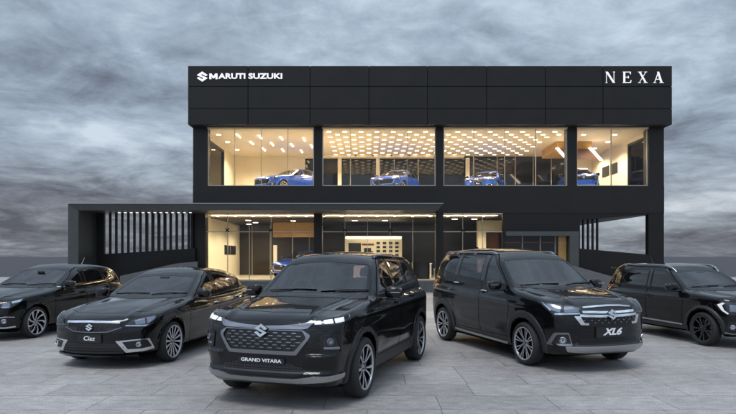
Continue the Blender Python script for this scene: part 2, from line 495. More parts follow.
SPEC['ciaz'] = dict(zs=.945, FO=.86, WB=2.65, RO=.98, r=.31, Ra=.35, flare=.010, fl_w=.05,
    hw=[(.86,.70),(.6,.77),(.2,.83),(-.3,.85),(-2.5,.855),(-3.1,.83),(-3.45,.77),(-3.63,.70)],
    prof=[(.16,.10),(.28,.05),(.45,.025),(.65,.0),(.8,.005),(.9,.02),(1.0,.06)],
    top=[(.85,.74),(.6,.81),(.2,.895),(-.3,.965),(-.62,1.0),(-1.2,.96),(-2.6,1.0),(-3.2,1.055),(-3.63,1.03)], crown=.07, hood_ridge=.016, ridge_y=.58,
    bot=[(.86,.20),(.4,.16),(-3.0,.16),(-3.63,.28)],
    nose=[(.16,-.10),(.25,-.02),(.36,0),(.52,-.005),(.65,-.03),(.76,-.07),(.84,-.14)], bowf=(.34,2.3),
    tail=[(.25,-.08),(.45,0),(.8,-.02),(1.05,-.03)], bowr=(.2,2.4), k_top=.07, k_front=.10, k_rear=.14,
    creases=[([( .3,.72),(-3.4,.86)], .020, .035, .022, .0, -3.4), ([(0,.35),(-3,.42)], .010, .10,.05,-.5,-2.3)],
    gh=dict(w=[(-.5,.775),(-1.2,.79),(-2.7,.775),(-3.4,.66)], tum=[(.9,-.01),(.98,.0),(1.15,.06),(1.3,.14),(1.4,.215),(1.5,.33)],
        roof=[(-1.2,1.405),(-1.6,1.457),(-2.0,1.472),(-2.4,1.45),(-2.8,1.375),(-3.2,1.22),(-3.45,1.07)], rcrown=.04,
        ws=[(.85,-.33),(1.0,-.62),(1.2,-1.02),(1.4,-1.46),(1.55,-1.84)], wsbow=0.085, ws_n=.45,
        rw=[(.9,-3.6),(1.05,-3.42),(1.2,-3.16),(1.38,-2.78),(1.55,-2.4)], rwbow=.06, rw_n=.45, k_roof=.10, k_ws=.08, k_rw=.1, k_gh=.06))
SPEC['baleno'] = dict(zs=.965, FO=.82, WB=2.52, RO=.65, r=.31, Ra=.35, flare=.012, fl_w=.05,
    hw=[(.82,.70),(.6,.77),(.2,.845),(-.3,.862),(-2.2,.862),(-2.7,.85),(-3.0,.80),(-3.17,.72)],
    prof=[(.16,.10),(.28,.05),(.45,.025),(.65,.0),(.8,.005),(.92,.02),(1.02,.06)],
    top=[(.8,.76),(.55,.84),(.2,.92),(-.3,.98),(-.6,1.015),(-1.2,.96),(-2.6,1.02),(-3.17,1.02)], crown=.07, hood_ridge=.016, ridge_y=.58,
    bot=[(.86,.20),(.4,.16),(-2.8,.16),(-3.17,.28)],
    nose=[(.16,-.10),(.25,-.02),(.36,0),(.52,-.005),(.65,-.02),(.76,-.06),(.86,-.14)], bowf=(.32,2.3),
    tail=[(.25,-.08),(.45,0),(.8,-.02),(1.05,-.06)], bowr=(.2,2.4), k_top=.07, k_front=.10, k_rear=.14,
    creases=[([( .3,.74),(-3.0,.90)], .022, .035, .022, .0, -2.9), ([(0,.33),(-3,.46)], .016, .10,.05,-.5,-2.0)],
    gh=dict(w=[(-.5,.78),(-1.2,.795),(-2.4,.775),(-3.1,.68)], tum=[(.9,-.01),(1.0,.0),(1.15,.05),(1.3,.12),(1.4,.18),(1.52,.32)],
        roof=[(-1.1,1.40),(-1.5,1.47),(-1.9,1.49),(-2.4,1.46),(-2.8,1.40),(-3.1,1.34)], rcrown=.04,
        ws=[(.85,-.30),(1.0,-.58),(1.2,-.96),(1.4,-1.36),(1.55,-1.70)], wsbow=0.085, ws_n=.46,
        rw=[(.9,-3.12),(1.05,-3.08),(1.2,-3.02),(1.4,-2.90)], rwbow=.10, rw_n=.9, k_roof=.10, k_ws=.08, k_rw=.1, k_gh=.06))
SPEC['ignis'] = dict(zs=.92, FO=.69, WB=2.435, RO=.575, r=.305, Ra=.355, flare=.030, fl_w=.09,
    hw=[(.69,.68),(.5,.75),(.2,.80),(-.3,.815),(-2.2,.815),(-2.6,.81),(-2.9,.76),(-3.01,.70)],
    prof=[(.18,.09),(.3,.04),(.45,.02),(.65,.0),(.85,.0),(.95,.015),(1.06,.05)],
    top=[(.65,.93),(.4,.985),(.1,1.02),(-.4,1.06),(-1.0,1.0),(-2.6,1.02),(-3.0,1.02)], crown=.07, hood_ridge=.016, ridge_y=.56,
    bot=[(.7,.26),(.4,.20),(-2.6,.20),(-3.0,.32)],
    nose=[(.2,-.10),(.3,-.03),(.42,0),(.62,.0),(.78,-.02),(.9,-.06),(1.0,-.14)], bowf=(.26,2.6),
    tail=[(.25,-.08),(.45,0),(.8,-.02),(1.05,-.08)], bowr=(.2,2.6), k_top=.07, k_front=.10, k_rear=.14,
    creases=[([( .2,.86),(-2.9,.90)], .022, .04, .03, .0, -2.9)],
    gh=dict(w=[(-.3,.745),(-1.0,.76),(-2.3,.74),(-3.0,.64)], tum=[(.95,-.01),(1.03,.0),(1.2,.05),(1.4,.12),(1.5,.18),(1.62,.30)],
        roof=[(-.85,1.47),(-1.15,1.535),(-1.6,1.57),(-2.2,1.565),(-2.7,1.53),(-3.0,1.49)], rcrown=.04,
        ws=[(.95,-.25),(1.06,-.44),(1.25,-.72),(1.45,-1.02),(1.65,-1.34)], wsbow=0.06, ws_n=.55,
        rw=[(.9,-3.0),(1.05,-2.97),(1.3,-2.86),(1.5,-2.76)], rwbow=.10, rw_n=.9, k_roof=.10, k_ws=.07, k_rw=.1, k_gh=.06))
# SPECS END
# ------------------------------------------------------------------ car building
def mesh_np(name, P, faces, N=None, mat=None, parent=None):
    me = bpy.data.meshes.new(name)
    me.from_pydata(np.asarray(P).tolist(), [], faces if isinstance(faces, list) else faces.tolist())
    me.update()
    if N is not None and len(me.polygons):
        me.polygons.foreach_set('use_smooth', [True] * len(me.polygons))
        me.normals_split_custom_set_from_vertices(np.asarray(N).tolist())
    return link_mesh(name, me, mat, parent)

def rounded(poly, r, n=4):
    out = []; m = len(poly)
    for i in range(m):
        a, b, c = (np.array(poly[j % m], float) for j in (i-1, i, i+1))
        la, lc = np.linalg.norm(a-b), np.linalg.norm(c-b)
        d1, d2 = min(r, la*0.45), min(r, lc*0.45)
        p, q = b + (a-b)/max(la, 1e-9)*d1, b + (c-b)/max(lc, 1e-9)*d2
        for k in range(n+1):
            t = k/n
            out.append((1-t)**2*p + 2*t*(1-t)*b + t*t*q)
    return np.array(out)

def inset(poly, d):
    """move a closed 2-D outline inwards by d"""
    P = np.array(poly, float); n = len(P)
    A = 0.5*sum(P[i][0]*P[(i+1) % n][1] - P[(i+1) % n][0]*P[i][1] for i in range(n))
    s = 1 if A > 0 else -1
    out = []
    for i in range(n):
        e1 = P[i] - P[i-1]; e2 = P[(i+1) % n] - P[i]
        n1 = np.array([-e1[1], e1[0]]) * s / max(np.linalg.norm(e1), 1e-9)
        n2 = np.array([-e2[1], e2[0]]) * s / max(np.linalg.norm(e2), 1e-9)
        b = n1 + n2; b = b / max(np.linalg.norm(b), 1e-9)
        out.append(P[i] + b * d / max(0.5, b @ n1))
    return np.array(out)

def densify(poly, step, closed=True):
    out = []; n = len(poly)
    for i in range(n if closed else n-1):
        a, b = np.array(poly[i], float), np.array(poly[(i+1) % n], float)
        k = max(1, int(math.ceil(np.linalg.norm(b-a)/step)))
        for j in range(k): out.append(a + (b-a)*j/k)
    if not closed: out.append(np.array(poly[-1], float))
    return np.array(out)

def basis(d):
    d = np.array(d, float); d /= np.linalg.norm(d)
    up = np.array([0, 0, 1.0]) if abs(d[2]) < 0.9 else np.array([1.0, 0, 0])
    u = np.cross(up, d); u /= np.linalg.norm(u)
    v = np.cross(d, u)
    return d, u, v

SIDE, FRONT, TOP, WIND, REAR = (0, -1, 0), (-1, 0, 0), (0, 0, -1), (-.75, 0, -.66), (1, 0, 0)

class Skin:
    """everything that is laid on one car body"""
    def __init__(self, F, zmax=2.2):
        self.F = F
    def on(self, uv, d, off=0.0):
        d, u, v = basis(d)
        uv = np.asarray(uv, float)
        O = uv[:, :1]*u + uv[:, 1:]*v
        if d[0] < -.95: rng = (-1.0, 1.7)
        elif d[0] > .3: rng = (-3.9, -1.4)
        elif d[2] < -.9: rng = (-1.95, -.5)
        elif d[2] < -.3: rng = (-1.5, .7)
        elif d[0] < -.3: rng = (-1.5, .1)
        else: rng = (-1.06, -.3)
        P, hit = cast(self.F, O, d, *rng, step=.02)
        N = grad(self.F, P); N /= np.maximum(np.linalg.norm(N, axis=1, keepdims=True), 1e-9)
        return P + N*off, N
    def uv(self, pts, d):
        """2-D or 3-D points to the plane of direction d. side: (x,z); front: (y,z); top: (x,y)"""
        d_, u, v = basis(d)
        out = []
        for p in pts:
            p = np.array(p, float)
            if len(p) == 2:
                if d == SIDE: p = np.array([p[0], 0, p[1]])
                elif d == FRONT or d == REAR: p = np.array([0, p[0], p[1]])
                elif d == TOP: p = np.array([p[0], p[1], 0])
                else: raise ValueError
            out.append((p @ u, p @ v))
        return np.array(out)
    def patch(self, name, mat, pts, d, parent=None, off=.003, thick=.012, holes=(), r=.02, grid=.04, mirror=False, raw=False):
        """a plate following the body, cut to the outline ; mirror: the copy on the other side"""
        VV, faces, NN = self.plate(pts, d, off, thick, holes, r, grid, raw)
        res = [mesh_np(name, VV, faces, NN, mat, parent)]
        if mirror:
            par2 = mirror if not isinstance(mirror, bool) else parent
            res.append(mesh_np(name, VV*[1, -1, 1], [f[::-1] for f in faces], NN*[1, -1, 1], mat, par2))
            return res
        return res[0]
    def multi(self, name, mat, polys, d, parent=None, off=.003, thick=.012, r=0, grid=.04, mirror=False):
        """one mesh of many small plates"""
        A, B, D = [], [], []; k = 0
        for p in polys:
            VV, ff, NN = self.plate(p, d, off, thick, (), r, grid, False)
            A.append(VV); D.append(NN); B += [tuple(i+k for i in f) for f in ff]; k += len(VV)
        A = np.concatenate(A); D = np.concatenate(D)
        o = mesh_np(name, A, B, D, mat, parent)
        if mirror: mesh_np(name, A*[1, -1, 1], [f[::-1] for f in B], D*[1, -1, 1], mat, parent)
        return o
    def plate(self, pts, d, off, thick, holes, r, grid, raw):
        P2 = self.uv(pts, d) if not raw else np.asarray(pts)
        if r: P2 = rounded(P2, r)
        out2 = densify(P2, grid)
        hs = [densify(rounded(self.uv(h, d) if not raw else h, r) if r else (self.uv(h, d) if not raw else np.asarray(h)), grid) for h in holes]
        lo, hi = out2.min(0), out2.max(0)
        gx, gy = np.meshgrid(np.arange(lo[0]+grid/2, hi[0], grid), np.arange(lo[1]+grid/2, hi[1], grid))
        g = np.stack([gx.ravel(), gy.ravel()], 1)
        keep = inpoly(inset(out2, grid*.35), g)
        for h in hs: keep &= ~inpoly(inset(h, -grid*.35), g)
        g = g[keep]
        allp = [out2] + hs; pts2 = np.concatenate(allp + [g]) if len(g) else np.concatenate(allp)
        edges = []; k = 0
        for a in allp:
            n = len(a); edges += [(k+i, k+(i+1) % n) for i in range(n)]; k += n
        vv, ee, ff, ov, oe, of = delaunay_2d_cdt([Vector(p) for p in pts2], edges, [], 0, 1e-6)
        V = np.array([tuple(p) for p in vv]); T = np.array([f for f in ff])
        c = V[T].mean(1)
        k = inpoly(out2, c)
        for h in hs: k &= ~inpoly(h, c)
        T = T[k]
        P, N = self.on(V, d)
        # outward winding
        nn = np.cross(P[T[:, 1]]-P[T[:, 0]], P[T[:, 2]]-P[T[:, 0]])
        bad = (nn * N[T[:, 0]]).sum(1) < 0
        T[bad] = T[bad][:, ::-1]
        topP = P + N*off
        cnt = {}
        for t in T:
            for a, b in ((t[0], t[1]), (t[1], t[2]), (t[2], t[0])): cnt[(a, b)] = 1
        rim = [(a, b) for (a, b) in cnt if (b, a) not in cnt]
        # sunk or chamfered rim
        ids = sorted({a for e in rim for a in e}); mp = {a: i for i, a in enumerate(ids)}
        on = {}
        for a, b in rim:
            e = topP[b]-topP[a]
            m = np.cross(e, N[a]); m /= max(np.linalg.norm(m), 1e-9)
            for q in (a, b): on[q] = on.get(q, 0) + m
        r1 = np.array([topP[a] for a in ids]); rn = np.array([on[a]/max(np.linalg.norm(on[a]), 1e-9) for a in ids])
        r2 = np.array([topP[a] - N[a]*thick for a in ids])
        nb = len(topP); ni = len(ids)
        VV = np.concatenate([topP, r1, r2]); NN = np.concatenate([N, rn, rn])
        faces = [tuple(int(q) for q in t) for t in T] + [(nb+mp[b], nb+mp[a], nb+ni+mp[a], nb+ni+mp[b]) for a, b in rim]
        return VV, faces, NN
    def ribbon(self, name, mat, line, d, width, parent=None, off=.003, thick=.01, mirror=False, grid=.03, taper=None, r=0):
        L = self.uv(line, d)
        L = densify(L, .05, closed=False)
        t = np.gradient(L, axis=0); t /= np.linalg.norm(t, axis=1, keepdims=True)
        n = np.stack([-t[:, 1], t[:, 0]], 1)
        w = np.full(len(L), width/2)
        if taper:
            q = np.linspace(0, 1, len(L)); w = w*np.interp(q, [a for a, _ in taper], [b for _, b in taper])
        poly = np.concatenate([L + n*w[:, None], (L - n*w[:, None])[::-1]])
        return self.patch(name, mat, poly, d, parent, off, thick, (), r, max(grid, width*.9), mirror, raw=True)
    def seams(self, name, mat, lines, parent=None, width=.007):
        """all the shut lines of one panel as one thin dark mesh: list of (points, direction, mirrored)"""
        VV, FF, NN = [], [], []; k = 0
        for line, d, mir in lines:
            L = densify(self.uv(line, d), .03, closed=False)
            t = np.gradient(L, axis=0); t /= np.linalg.norm(t, axis=1, keepdims=True)
            n = np.stack([-t[:, 1], t[:, 0]], 1)*width/2
            A, NA = self.on(L+n, d, .0012); B, NB = self.on(L-n, d, .0012)
            m = len(L)
            for s in ((1, -1) if mir else (1,)):
                VV += [A*[1, s, 1], B*[1, s, 1]]; NN += [NA*[1, s, 1], NB*[1, s, 1]]
                for i in range(m-1):
                    q = (k+i, k+i+1, k+m+i+1, k+m+i)
                    FF.append(q)
                k += 2*m
        return mesh_np(name, np.concatenate(VV), FF, np.concatenate(NN), mat, parent)

def split_body(S, h=0.02):
    F = make_field(S)
    W = max(v for _, v in S['hw'])
    P, Q, N = surface_nets(F, (-S['WB']-S['RO']-.06, 0, .10), (S['FO']+.06, W+.10, S['height']+.06), h)
    return F, P, Q, N

def submesh(P, Q, N, mask):
    q = Q[mask]; ids = np.unique(q); mp = np.full(len(P), -1); mp[ids] = np.arange(len(ids))
    return P[ids], mp[q], N[ids]

def text_mesh(body, size, mat, name, extrude=.003, shear=0.0, bold=0.0, sx=1.0, spacing=1.0):
    cu = bpy.data.curves.new(name, 'FONT'); cu.body = body; cu.size = size; cu.extrude = extrude
    cu.shear = shear; cu.offset = bold; cu.align_x = 'CENTER'; cu.align_y = 'CENTER'; cu.space_character = spacing
    cu.resolution_u = 4
    o = bpy.data.objects.new(name, cu); C.objects.link(o)
    dg = bpy.context.evaluated_depsgraph_get(); dg.update()
    me = bpy.data.meshes.new_from_object(o.evaluated_get(dg))
    bpy.data.objects.remove(o); bpy.data.curves.remove(cu)
    for v in me.vertices: v.co.x *= sx
    me.name = name
    me.materials.clear()
    return link_mesh(name, me, mat)

def face_forward(o, x, y, z, yaw=0.0, pitch=0.0):
    """a flat XY design stood up so that it faces the car's front (+x); its right is the car's left (-> image right)"""
    M = Matrix(((0, 0, 1), (1, 0, 0), (0, 1, 0))).to_4x4()
    o.matrix_local = Matrix.Translation((x, y, z)) @ Matrix.Rotation(yaw, 4, 'Z') @ Matrix.Rotation(-pitch, 4, 'Y') @ M

S_MARK = [(50,100),(0,64),(66,34),(50,24),(18,46),(0,34),(50,0),(100,36),(34,66),(50,76),(82,54),(100,66)]
def emblem(name, size, depth, mat, parent=None):
    bm = bmesh.new()
    pts = [((px-50)/100*size*1.04, (py-50)/100*size*.98, 0) for px, py in S_MARK]
    prism(bm, pts, (0, 0, depth))
    return obj(name, bm, mat, parent)

# ---- wheels -------------------------------------------------------
WHEELS = {}
def wheel_meshes(key, r, rim_r, width, style):
    if key in WHEELS: return WHEELS[key]
    w = width
    bm = bmesh.new()   # outer side = +y
    pr = [(rim_r-.004, w*.36), (rim_r+.012, w*.46), (rim_r+(r-rim_r)*.45, w*.5), (r-.035, w*.47), (r-.012, w*.40), (r-.002, w*.30), (r, w*.15), (r, -w*.15),
          (r-.002, -w*.3), (r-.012, -w*.4), (r-.035, -w*.47), (rim_r+.02, -w*.46), (rim_r-.004, -w*.36)]
    lathe(bm, pr, 72)
    # tread grooves: shallow rings of blocks
    me_t = obj('wheel', bm, MAT['tyre'], smooth=True)
    tyre = me_t.data; bpy.data.objects.remove(me_t)
    bm = bmesh.new()
    y0 = w*.40
    lathe(bm, [(rim_r+.004, y0+.004), (rim_r+.002, y0+.010), (rim_r-.014, y0+.006), (rim_r-.017, y0-.004)], 72)
    fw = style.get('face', 0.0)
    yo = y0 - .004 + fw
    back = []
    def spoke(pts, thick=.03):
        prism(bm, [(a, yo + b, c) for a, b, c in pts], (0, -.006, 0))
        back.append([(a, yo + b - .006, c) for a, b, c in pts])
    def polar(rad, ang, y=0.0): return (rad*math.cos(ang), y, rad*math.sin(ang))
    n = style['n']; kind = style['kind']
    R0, R1 = rim_r*.20, rim_r-.010
    for i in range(n):
        a = 2*math.pi*i/n + style.get('rot', 0)
        if kind == 'twin':           # pairs of bars splitting to the rim
            for s in (-1, 1):
                i0, i1, wd = style['i0'], style['i1'], style['wd']
                spoke([polar(R0, a+s*i0, -.02), polar(R1*.62, a+s*(i1*.8)-wd*.55, -.004), polar(R1, a+s*i1-wd*.5, 0), polar(R1, a+s*i1+wd*.5, 0), polar(R1*.62, a+s*(i1*.8)+wd*.55, -.004), polar(R0, a+s*i0+wd*1.6, -.02)][::1])
        elif kind == 'thin':
            wd = style['wd']
            spoke([polar(R0, a-wd*1.8, -.015), polar(R1, a-wd, 0), polar(R1, a+wd, 0), polar(R0, a+wd*1.8, -.015)])
        elif kind == 'blade':        # swept turbine blades
            wd, sw = style['wd'], style['sweep']
            spoke([polar(R0, a-wd*1.2, -.015), polar(R1*.65, a+sw*.5-wd*.75, -.004), polar(R1, a+sw-wd, 0), polar(R1, a+sw+wd*.55, 0), polar(R1*.65, a+sw*.5+wd*.4, -.004), polar(R0, a+wd*.9, -.015)])
    lathe(bm, [(.001, yo-.006), (R0*.55, yo-.008), (R0*1.25, yo-.016), (R0*1.3, yo-.05)], 32)
    o = obj('rim', bm, MAT[style['mat']], smooth=math.radians(30)); rim = o.data; bpy.data.objects.remove(o)
    bm = bmesh.new()             # barrel floor and brake disc behind the spokes
    lathe(bm, [(.001, y0-.075), (rim_r*.72, y0-.075), (rim_r*.72, y0-.1)], 40)
    o = obj('brake_disc', bm, MAT['disc']); disc = o.data; bpy.data.objects.remove(o)
    bm = bmesh.new()
    for q in back: prism(bm, q, (0, -.034, 0))
    lathe(bm, [(rim_r-.017, y0-.004), (rim_r-.024, y0-.02), (rim_r-.03, -w*.1), (rim_r-.03, -w*.36)], 72)
    lathe(bm, [(rim_r*.73, y0-.11), (rim_r-.02, y0-.11)], 40)
    lathe(bm, [(rim_r*.08, yo-.004), (rim_r*.115, yo-.004), (rim_r*.12, yo-.012)], 24)
    for i in range(5):
        a = 2*math.pi*i/5
        p = polar(rim_r*.19, a, 0)
        lathe_at(bm, (p[0], yo-.012, p[2]), .011, .008)
    o = obj('rim_recess', bm, MAT['gloss_black']); rec = o.data; bpy.data.objects.remove(o)
    WHEELS[key] = (tyre, rim, disc, rec)
    return WHEELS[key]

def lathe_at(bm, c, r, h):
    n = 10
    a = [bm.verts.new((c[0]+r*math.cos(2*math.pi*i/n), c[1]+h, c[2]+r*math.sin(2*math.pi*i/n))) for i in range(n)]
    b = [bm.verts.new((c[0]+r*math.cos(2*math.pi*i/n), c[1], c[2]+r*math.sin(2*math.pi*i/n))) for i in range(n)]
    bm.faces.new(a)
    for i in range(n): bm.faces.new((a[i], a[(i+1) % n], b[(i+1) % n], b[i]))

def add_wheels(root, key, S, rim_r, width, style, steer=0.0):
    ms = wheel_meshes(key, S['r'], rim_r, width, style)
    for xa, st in ((0.0, steer), (-S['WB'], 0.0)):
        for sy in (1, -1):
            yy = sy*(S['track'] - width/2)
            o = bpy.data.objects.new('wheel', ms[0]); C.objects.link(o); o.parent = root
            o.location = (xa, yy, S['r'])
            o.rotation_euler = (0, random.Random(len(key)+xa+sy).uniform(0, 6.28), st if sy > 0 else math.pi + st)
            for nm, me in zip(('rim', 'brake_disc', 'rim_recess'), ms[1:]):
                c = bpy.data.objects.new(nm, me); C.objects.link(c); c.parent = o

def seat_mesh(w=.50):
    bm = bmesh.new()
    R = lambda a: Matrix.Rotation(a, 3, 'Y')
    rbox(bm, (0.05, 0, .05), (.50, w, .16), .05)
    rbox(bm, (-.26, 0, .37), (.14, w*.96, .60), .06, R(-.28))
    rbox(bm, (-.38, 0, .76), (.09, w*.52, .17), .04, R(-.28))
    tube(bm, [(-.36, -.06, .62), (-.385, -.06, .72)], .008); tube(bm, [(-.36, .06, .62), (-.385, .06, .72)], .008)
    return bm

def add_cabin(root, S, F):
    c = S['cabin']; zf, zs = c['floor'], c['seat']
    W = max(v for _, v in S['hw']) - .10
    x0, x1 = c['dash'], c['rear']
    bm = bmesh.new()
    box(bm, x1, x0+.25, -W+.04, W-.04, zf-.03, zf)
    rbox(bm, (x0+.02, 0, c['dash_z']-.10), (.42, 2*W-.12, .20), .06)
    rbox(bm, (x0-.03, W*.5*c['drv'], c['dash_z']+.015), (.22, .34, .07), .03)
    box(bm, x0+.1, x0+.14, -W+.04, W-.04, zf, c['dash_z']-.15)
    for s in (-1, 1):
        box(bm, x1, x0, s*(W-.02)-.01, s*(W-.02)+.01, zf, c['belt']-.05)
    box(bm, x1-.02, x1, -W+.04, W-.04, zf, c['belt']-.06)
    obj('cabin_floor', bm, MAT['cabin'], root, smooth=math.radians(40))
    for sy in (-1, 1):
        o = obj('seat', seat_mesh(), MAT['seat'], root, smooth=math.radians(50)); o.location = (c['row1'], sy*.36, zs)
    bm = bmesh.new()
    for sy in (-.38, 0.0, .38):
        R = lambda a: Matrix.Rotation(a, 3, 'Y')
        rbox(bm, (.05, sy, .05), (.46, .40, .16), .05); rbox(bm, (-.25, sy, .36), (.14, .40, .58), .06, R(-.3)); rbox(bm, (-.36, sy, .72), (.09, .24, .15), .04, R(-.3))
    o = obj('rear_bench', bm, MAT['seat'], root, smooth=math.radians(50)); o.location = (c['row2'], 0, zs)
    bm = bmesh.new()
    n = 28; sw = (x0-.30, W*.5*c['drv'], c['dash_z']+.02)
    pts = [(sw[0]+.18*math.sin(2*math.pi*i/n)*-.35, sw[1]+.18*math.cos(2*math.pi*i/n), sw[2]+.18*math.sin(2*math.pi*i/n)*.93) for i in range(n+1)]
    tube(bm, pts, .016, 8, cap=False)
    rbox(bm, sw, (.05, .16, .08), .02); box(bm, sw[0]-.01, sw[0]+.01, sw[1]-.17, sw[1]+.17, sw[2]-.015, sw[2]+.015)
    tube(bm, [sw, (x0, sw[1], sw[2]-.05)], .03)
    obj('steering_wheel', bm, MAT['cabin'], root, smooth=math.radians(40))
    m = bmesh.new(); rbox(m, (c['mir'][0], 0, c['mir'][1]), (.03, .17, .055), .014)
    obj('rear_view_mirror', m, MAT['cabin'], root, smooth=math.radians(40))

def add_mirror(root, S, mat_shell):
    x, y, z = S['mirror']
    bm = bmesh.new()
    rbox(bm, (0, 0, 0), (.17, .21, .145), .06, seg=5)
    for v in bm.verts:
        v.co.x *= 1.0 - .55*max(0, v.co.x)/.085*abs(v.co.y+.02)/.1 if v.co.x > 0 else 1
        v.co.z += -.03*(v.co.y/.1)*.3
    sh = bm
    me = None
    for sy in (1, -1):
        b2 = bmesh.new()
        tmp = bpy.data.meshes.new('t'); sh.to_mesh(tmp); b2.from_mesh(tmp); bpy.data.meshes.remove(tmp)
        for v in b2.verts: v.co = Vector((x+v.co.x, sy*(y+v.co.y), z+v.co.z))
        o = obj('door_mirror', b2, mat_shell, root, smooth=math.radians(60))
        b3 = bmesh.new()
        rbox(b3, (x+.01, sy*(y-.14), z-.075), (.08, .14, .03), .012)
        rbox(b3, (x-.005, sy*y, z-.072), (.13, .17, .022), .01)
        obj('mirror_foot', b3, MAT['gloss_black'], o, smooth=math.radians(50))
        b4 = bmesh.new()
        rbox(b4, (x-.084, sy*y, z), (.008, .17, .105), .003)
        obj('mirror_glass', b4, MAT['chrome'], o)
        if S.get('mirror_lamp'):
            b5 = bmesh.new(); rbox(b5, (x+.068, sy*(y+.045), z+.005), (.03, .12, .012), .004)
            obj('indicator', b5, MAT['satin'], o)
    sh.free()

def build_car(S, paint, root, h=0.02, windows=True):
    """body, bonnet, doors, panes, cladding, cabin, wheels ; returns the Skin for the trim"""
    F, P, Q, N = split_body(S, h)
    sk = Skin(F)
    z0, z1 = S['screen'][1][1], S['screen'][2][1]
    zs_ = np.linspace(z0, z1, 6); ys_ = np.arange(.40, .80, .005); edge = []
    for zq in zs_:
        A, NA = sk.on(sk.uv([(yq, zq) for yq in ys_], FRONT), FRONT)
        ok = (NA[:, 0] > .30) & (NA[:, 0] > np.abs(NA[:, 1])*.62)
        k = np.nonzero(ok)[0]
        edge.append((ys_[k.max()] if len(k) else .5) - .018)
    edge = np.minimum(np.array(edge), np.interp(zs_, [z0, z1], [S['screen'][1][0]+.02, S['screen'][2][0]+.03]))
    e1, e0 = np.polyfit(zs_, edge, 1); edge = e0 + e1*zs_ - max(0, float((e0 + e1*zs_ - edge).max()))*.6
    S['screen'] = [S['screen'][0]] + [(y, z) for y, z in zip(edge, zs_)] + [S['screen'][3]] + [(-y, z) for y, z in zip(edge[::-1], zs_[::-1])]
    c = P[Q].mean(1); n = N[Q].mean(1)
    xz = c[:, [0, 2]]; left = c[:, 1] > 0
    gone = np.zeros(len(Q), bool)
    # openings for the panes
    side_n = np.abs(n[:, 1]) > .35
    for w in S['windows']:
        gone |= inpoly(inset(w['pts'], .012), xz) & side_n & (c[:, 2] > .7)
    ws2 = sk.uv(S['screen'], FRONT)
    gone |= inpoly(inset(S['screen'], .014), c[:, [1, 2]]) & (n[:, 0] > .2) & (n[:, 2] > .2)
    if 'backlight' in S:
        gone |= inpoly(inset(S['backlight'], .012), c[:, [1, 2]]) & (n[:, 0] < -.25) & (c[:, 2] > .7)
    part = np.zeros(len(Q), int)
    hood = inpoly(S['hood'], np.stack([c[:, 0], np.abs(c[:, 1])], 1)) & (n[:, 2] > .35)
    part[hood] = 1
    nd = len(S['doors'])
    for i, dpoly in enumerate(S['doors']):
        m = inpoly(dpoly, xz) & (np.abs(n[:, 1]) > .3) & (part == 0)
        part[m & left] = 10 + 2*i; part[m & ~left] = 11 + 2*i
    # plastic cladding: round the arches, along the sills, under the bumpers ; wheel wells
    dist = np.minimum(np.hypot(c[:, 0], c[:, 2]-S['r']), np.hypot(c[:, 0]+S['WB'], c[:, 2]-S['r']))
    inner = (dist < S['Ra']+.012)
    under = (c[:, 2] < .24) & (n[:, 2] < -.4)
    clad = S['clad'](c, n, dist) if S.get('clad') else np.zeros(len(Q), bool)
    part[clad] = 2
    part[inner | under] = 3
    part[gone] = -1
    body = mesh_np('body', *submesh_args(P, Q, N, part == 0), mat=paint, parent=root)
    mesh_np('bonnet', *submesh_args(P, Q, N, part == 1), mat=paint, parent=root)
    if (part == 2).any(): mesh_np('cladding', *submesh_args(P, Q, N, part == 2), mat=MAT['clad'], parent=root)
    mesh_np('wheel_well', *submesh_args(P, Q, N, part == 3), mat=MAT['shut'], parent=root)
    doors = {}
    for i in range(nd):
        for k, s in ((10+2*i, 1), (11+2*i, -1)):
            doors[(i, s)] = mesh_np('door', *submesh_args(P, Q, N, part == k), mat=paint, parent=root)
    # panes with their black borders
    for w in S['windows']:
        pl, pr_ = (doors[(w['door'], 1)], doors[(w['door'], -1)]) if w.get('door') is not None else (root, root)
        pts = np.array(w['pts'])
        o = sk.patch('window_pane', MAT['side_glass'], inset(pts, .004), SIDE, pl, .0015, .004, r=.025, mirror=pr_)
        sk.patch('window_seal', MAT['frit'], inset(pts, -.014), SIDE, pl, .0035, .012, holes=[inset(pts, .018)], r=.025, mirror=pr_)
    ws = ws2
    d0 = FRONT
    sk.patch('windscreen', MAT['glass'], inset(ws, .005), d0, root, .0015, .004, r=.05, raw=True, grid=.06)
    sk.patch('windscreen_border', MAT['frit'], inset(ws, -.015), d0, root, .0035, .012, holes=[inset(ws, .032)], r=.05, raw=True, grid=.05)
    if 'backlight' in S:
        b = np.array(S['backlight'])
        sk.patch('rear_window', MAT['glass'], inset(b, .004), REAR, root, .0015, .004, r=.05)
        sk.patch('rear_window_border', MAT['frit'], inset(b, -.012), REAR, root, .0035, .012, holes=[inset(b, .02)], r=.05)
    for i in range(nd):
        for s in (1, -1):
            pass
    sk.seams('shut_line', MAT['shut'], [(np.array(list(p) + [p[0]]), SIDE, True) for p in S['doors']] +
             [(np.array([(x, y) for x, y in S['hood_line']]), TOP, True)], root)
    add_cabin(root, S, F)
    sk.doors = doors; sk.root = root
    return sk

def submesh_args(P, Q, N, m):
    return submesh(P, Q, N, m)

DIAG = (-.77, -.64, 0)
def P_(x, y, z): return (x, y, z)

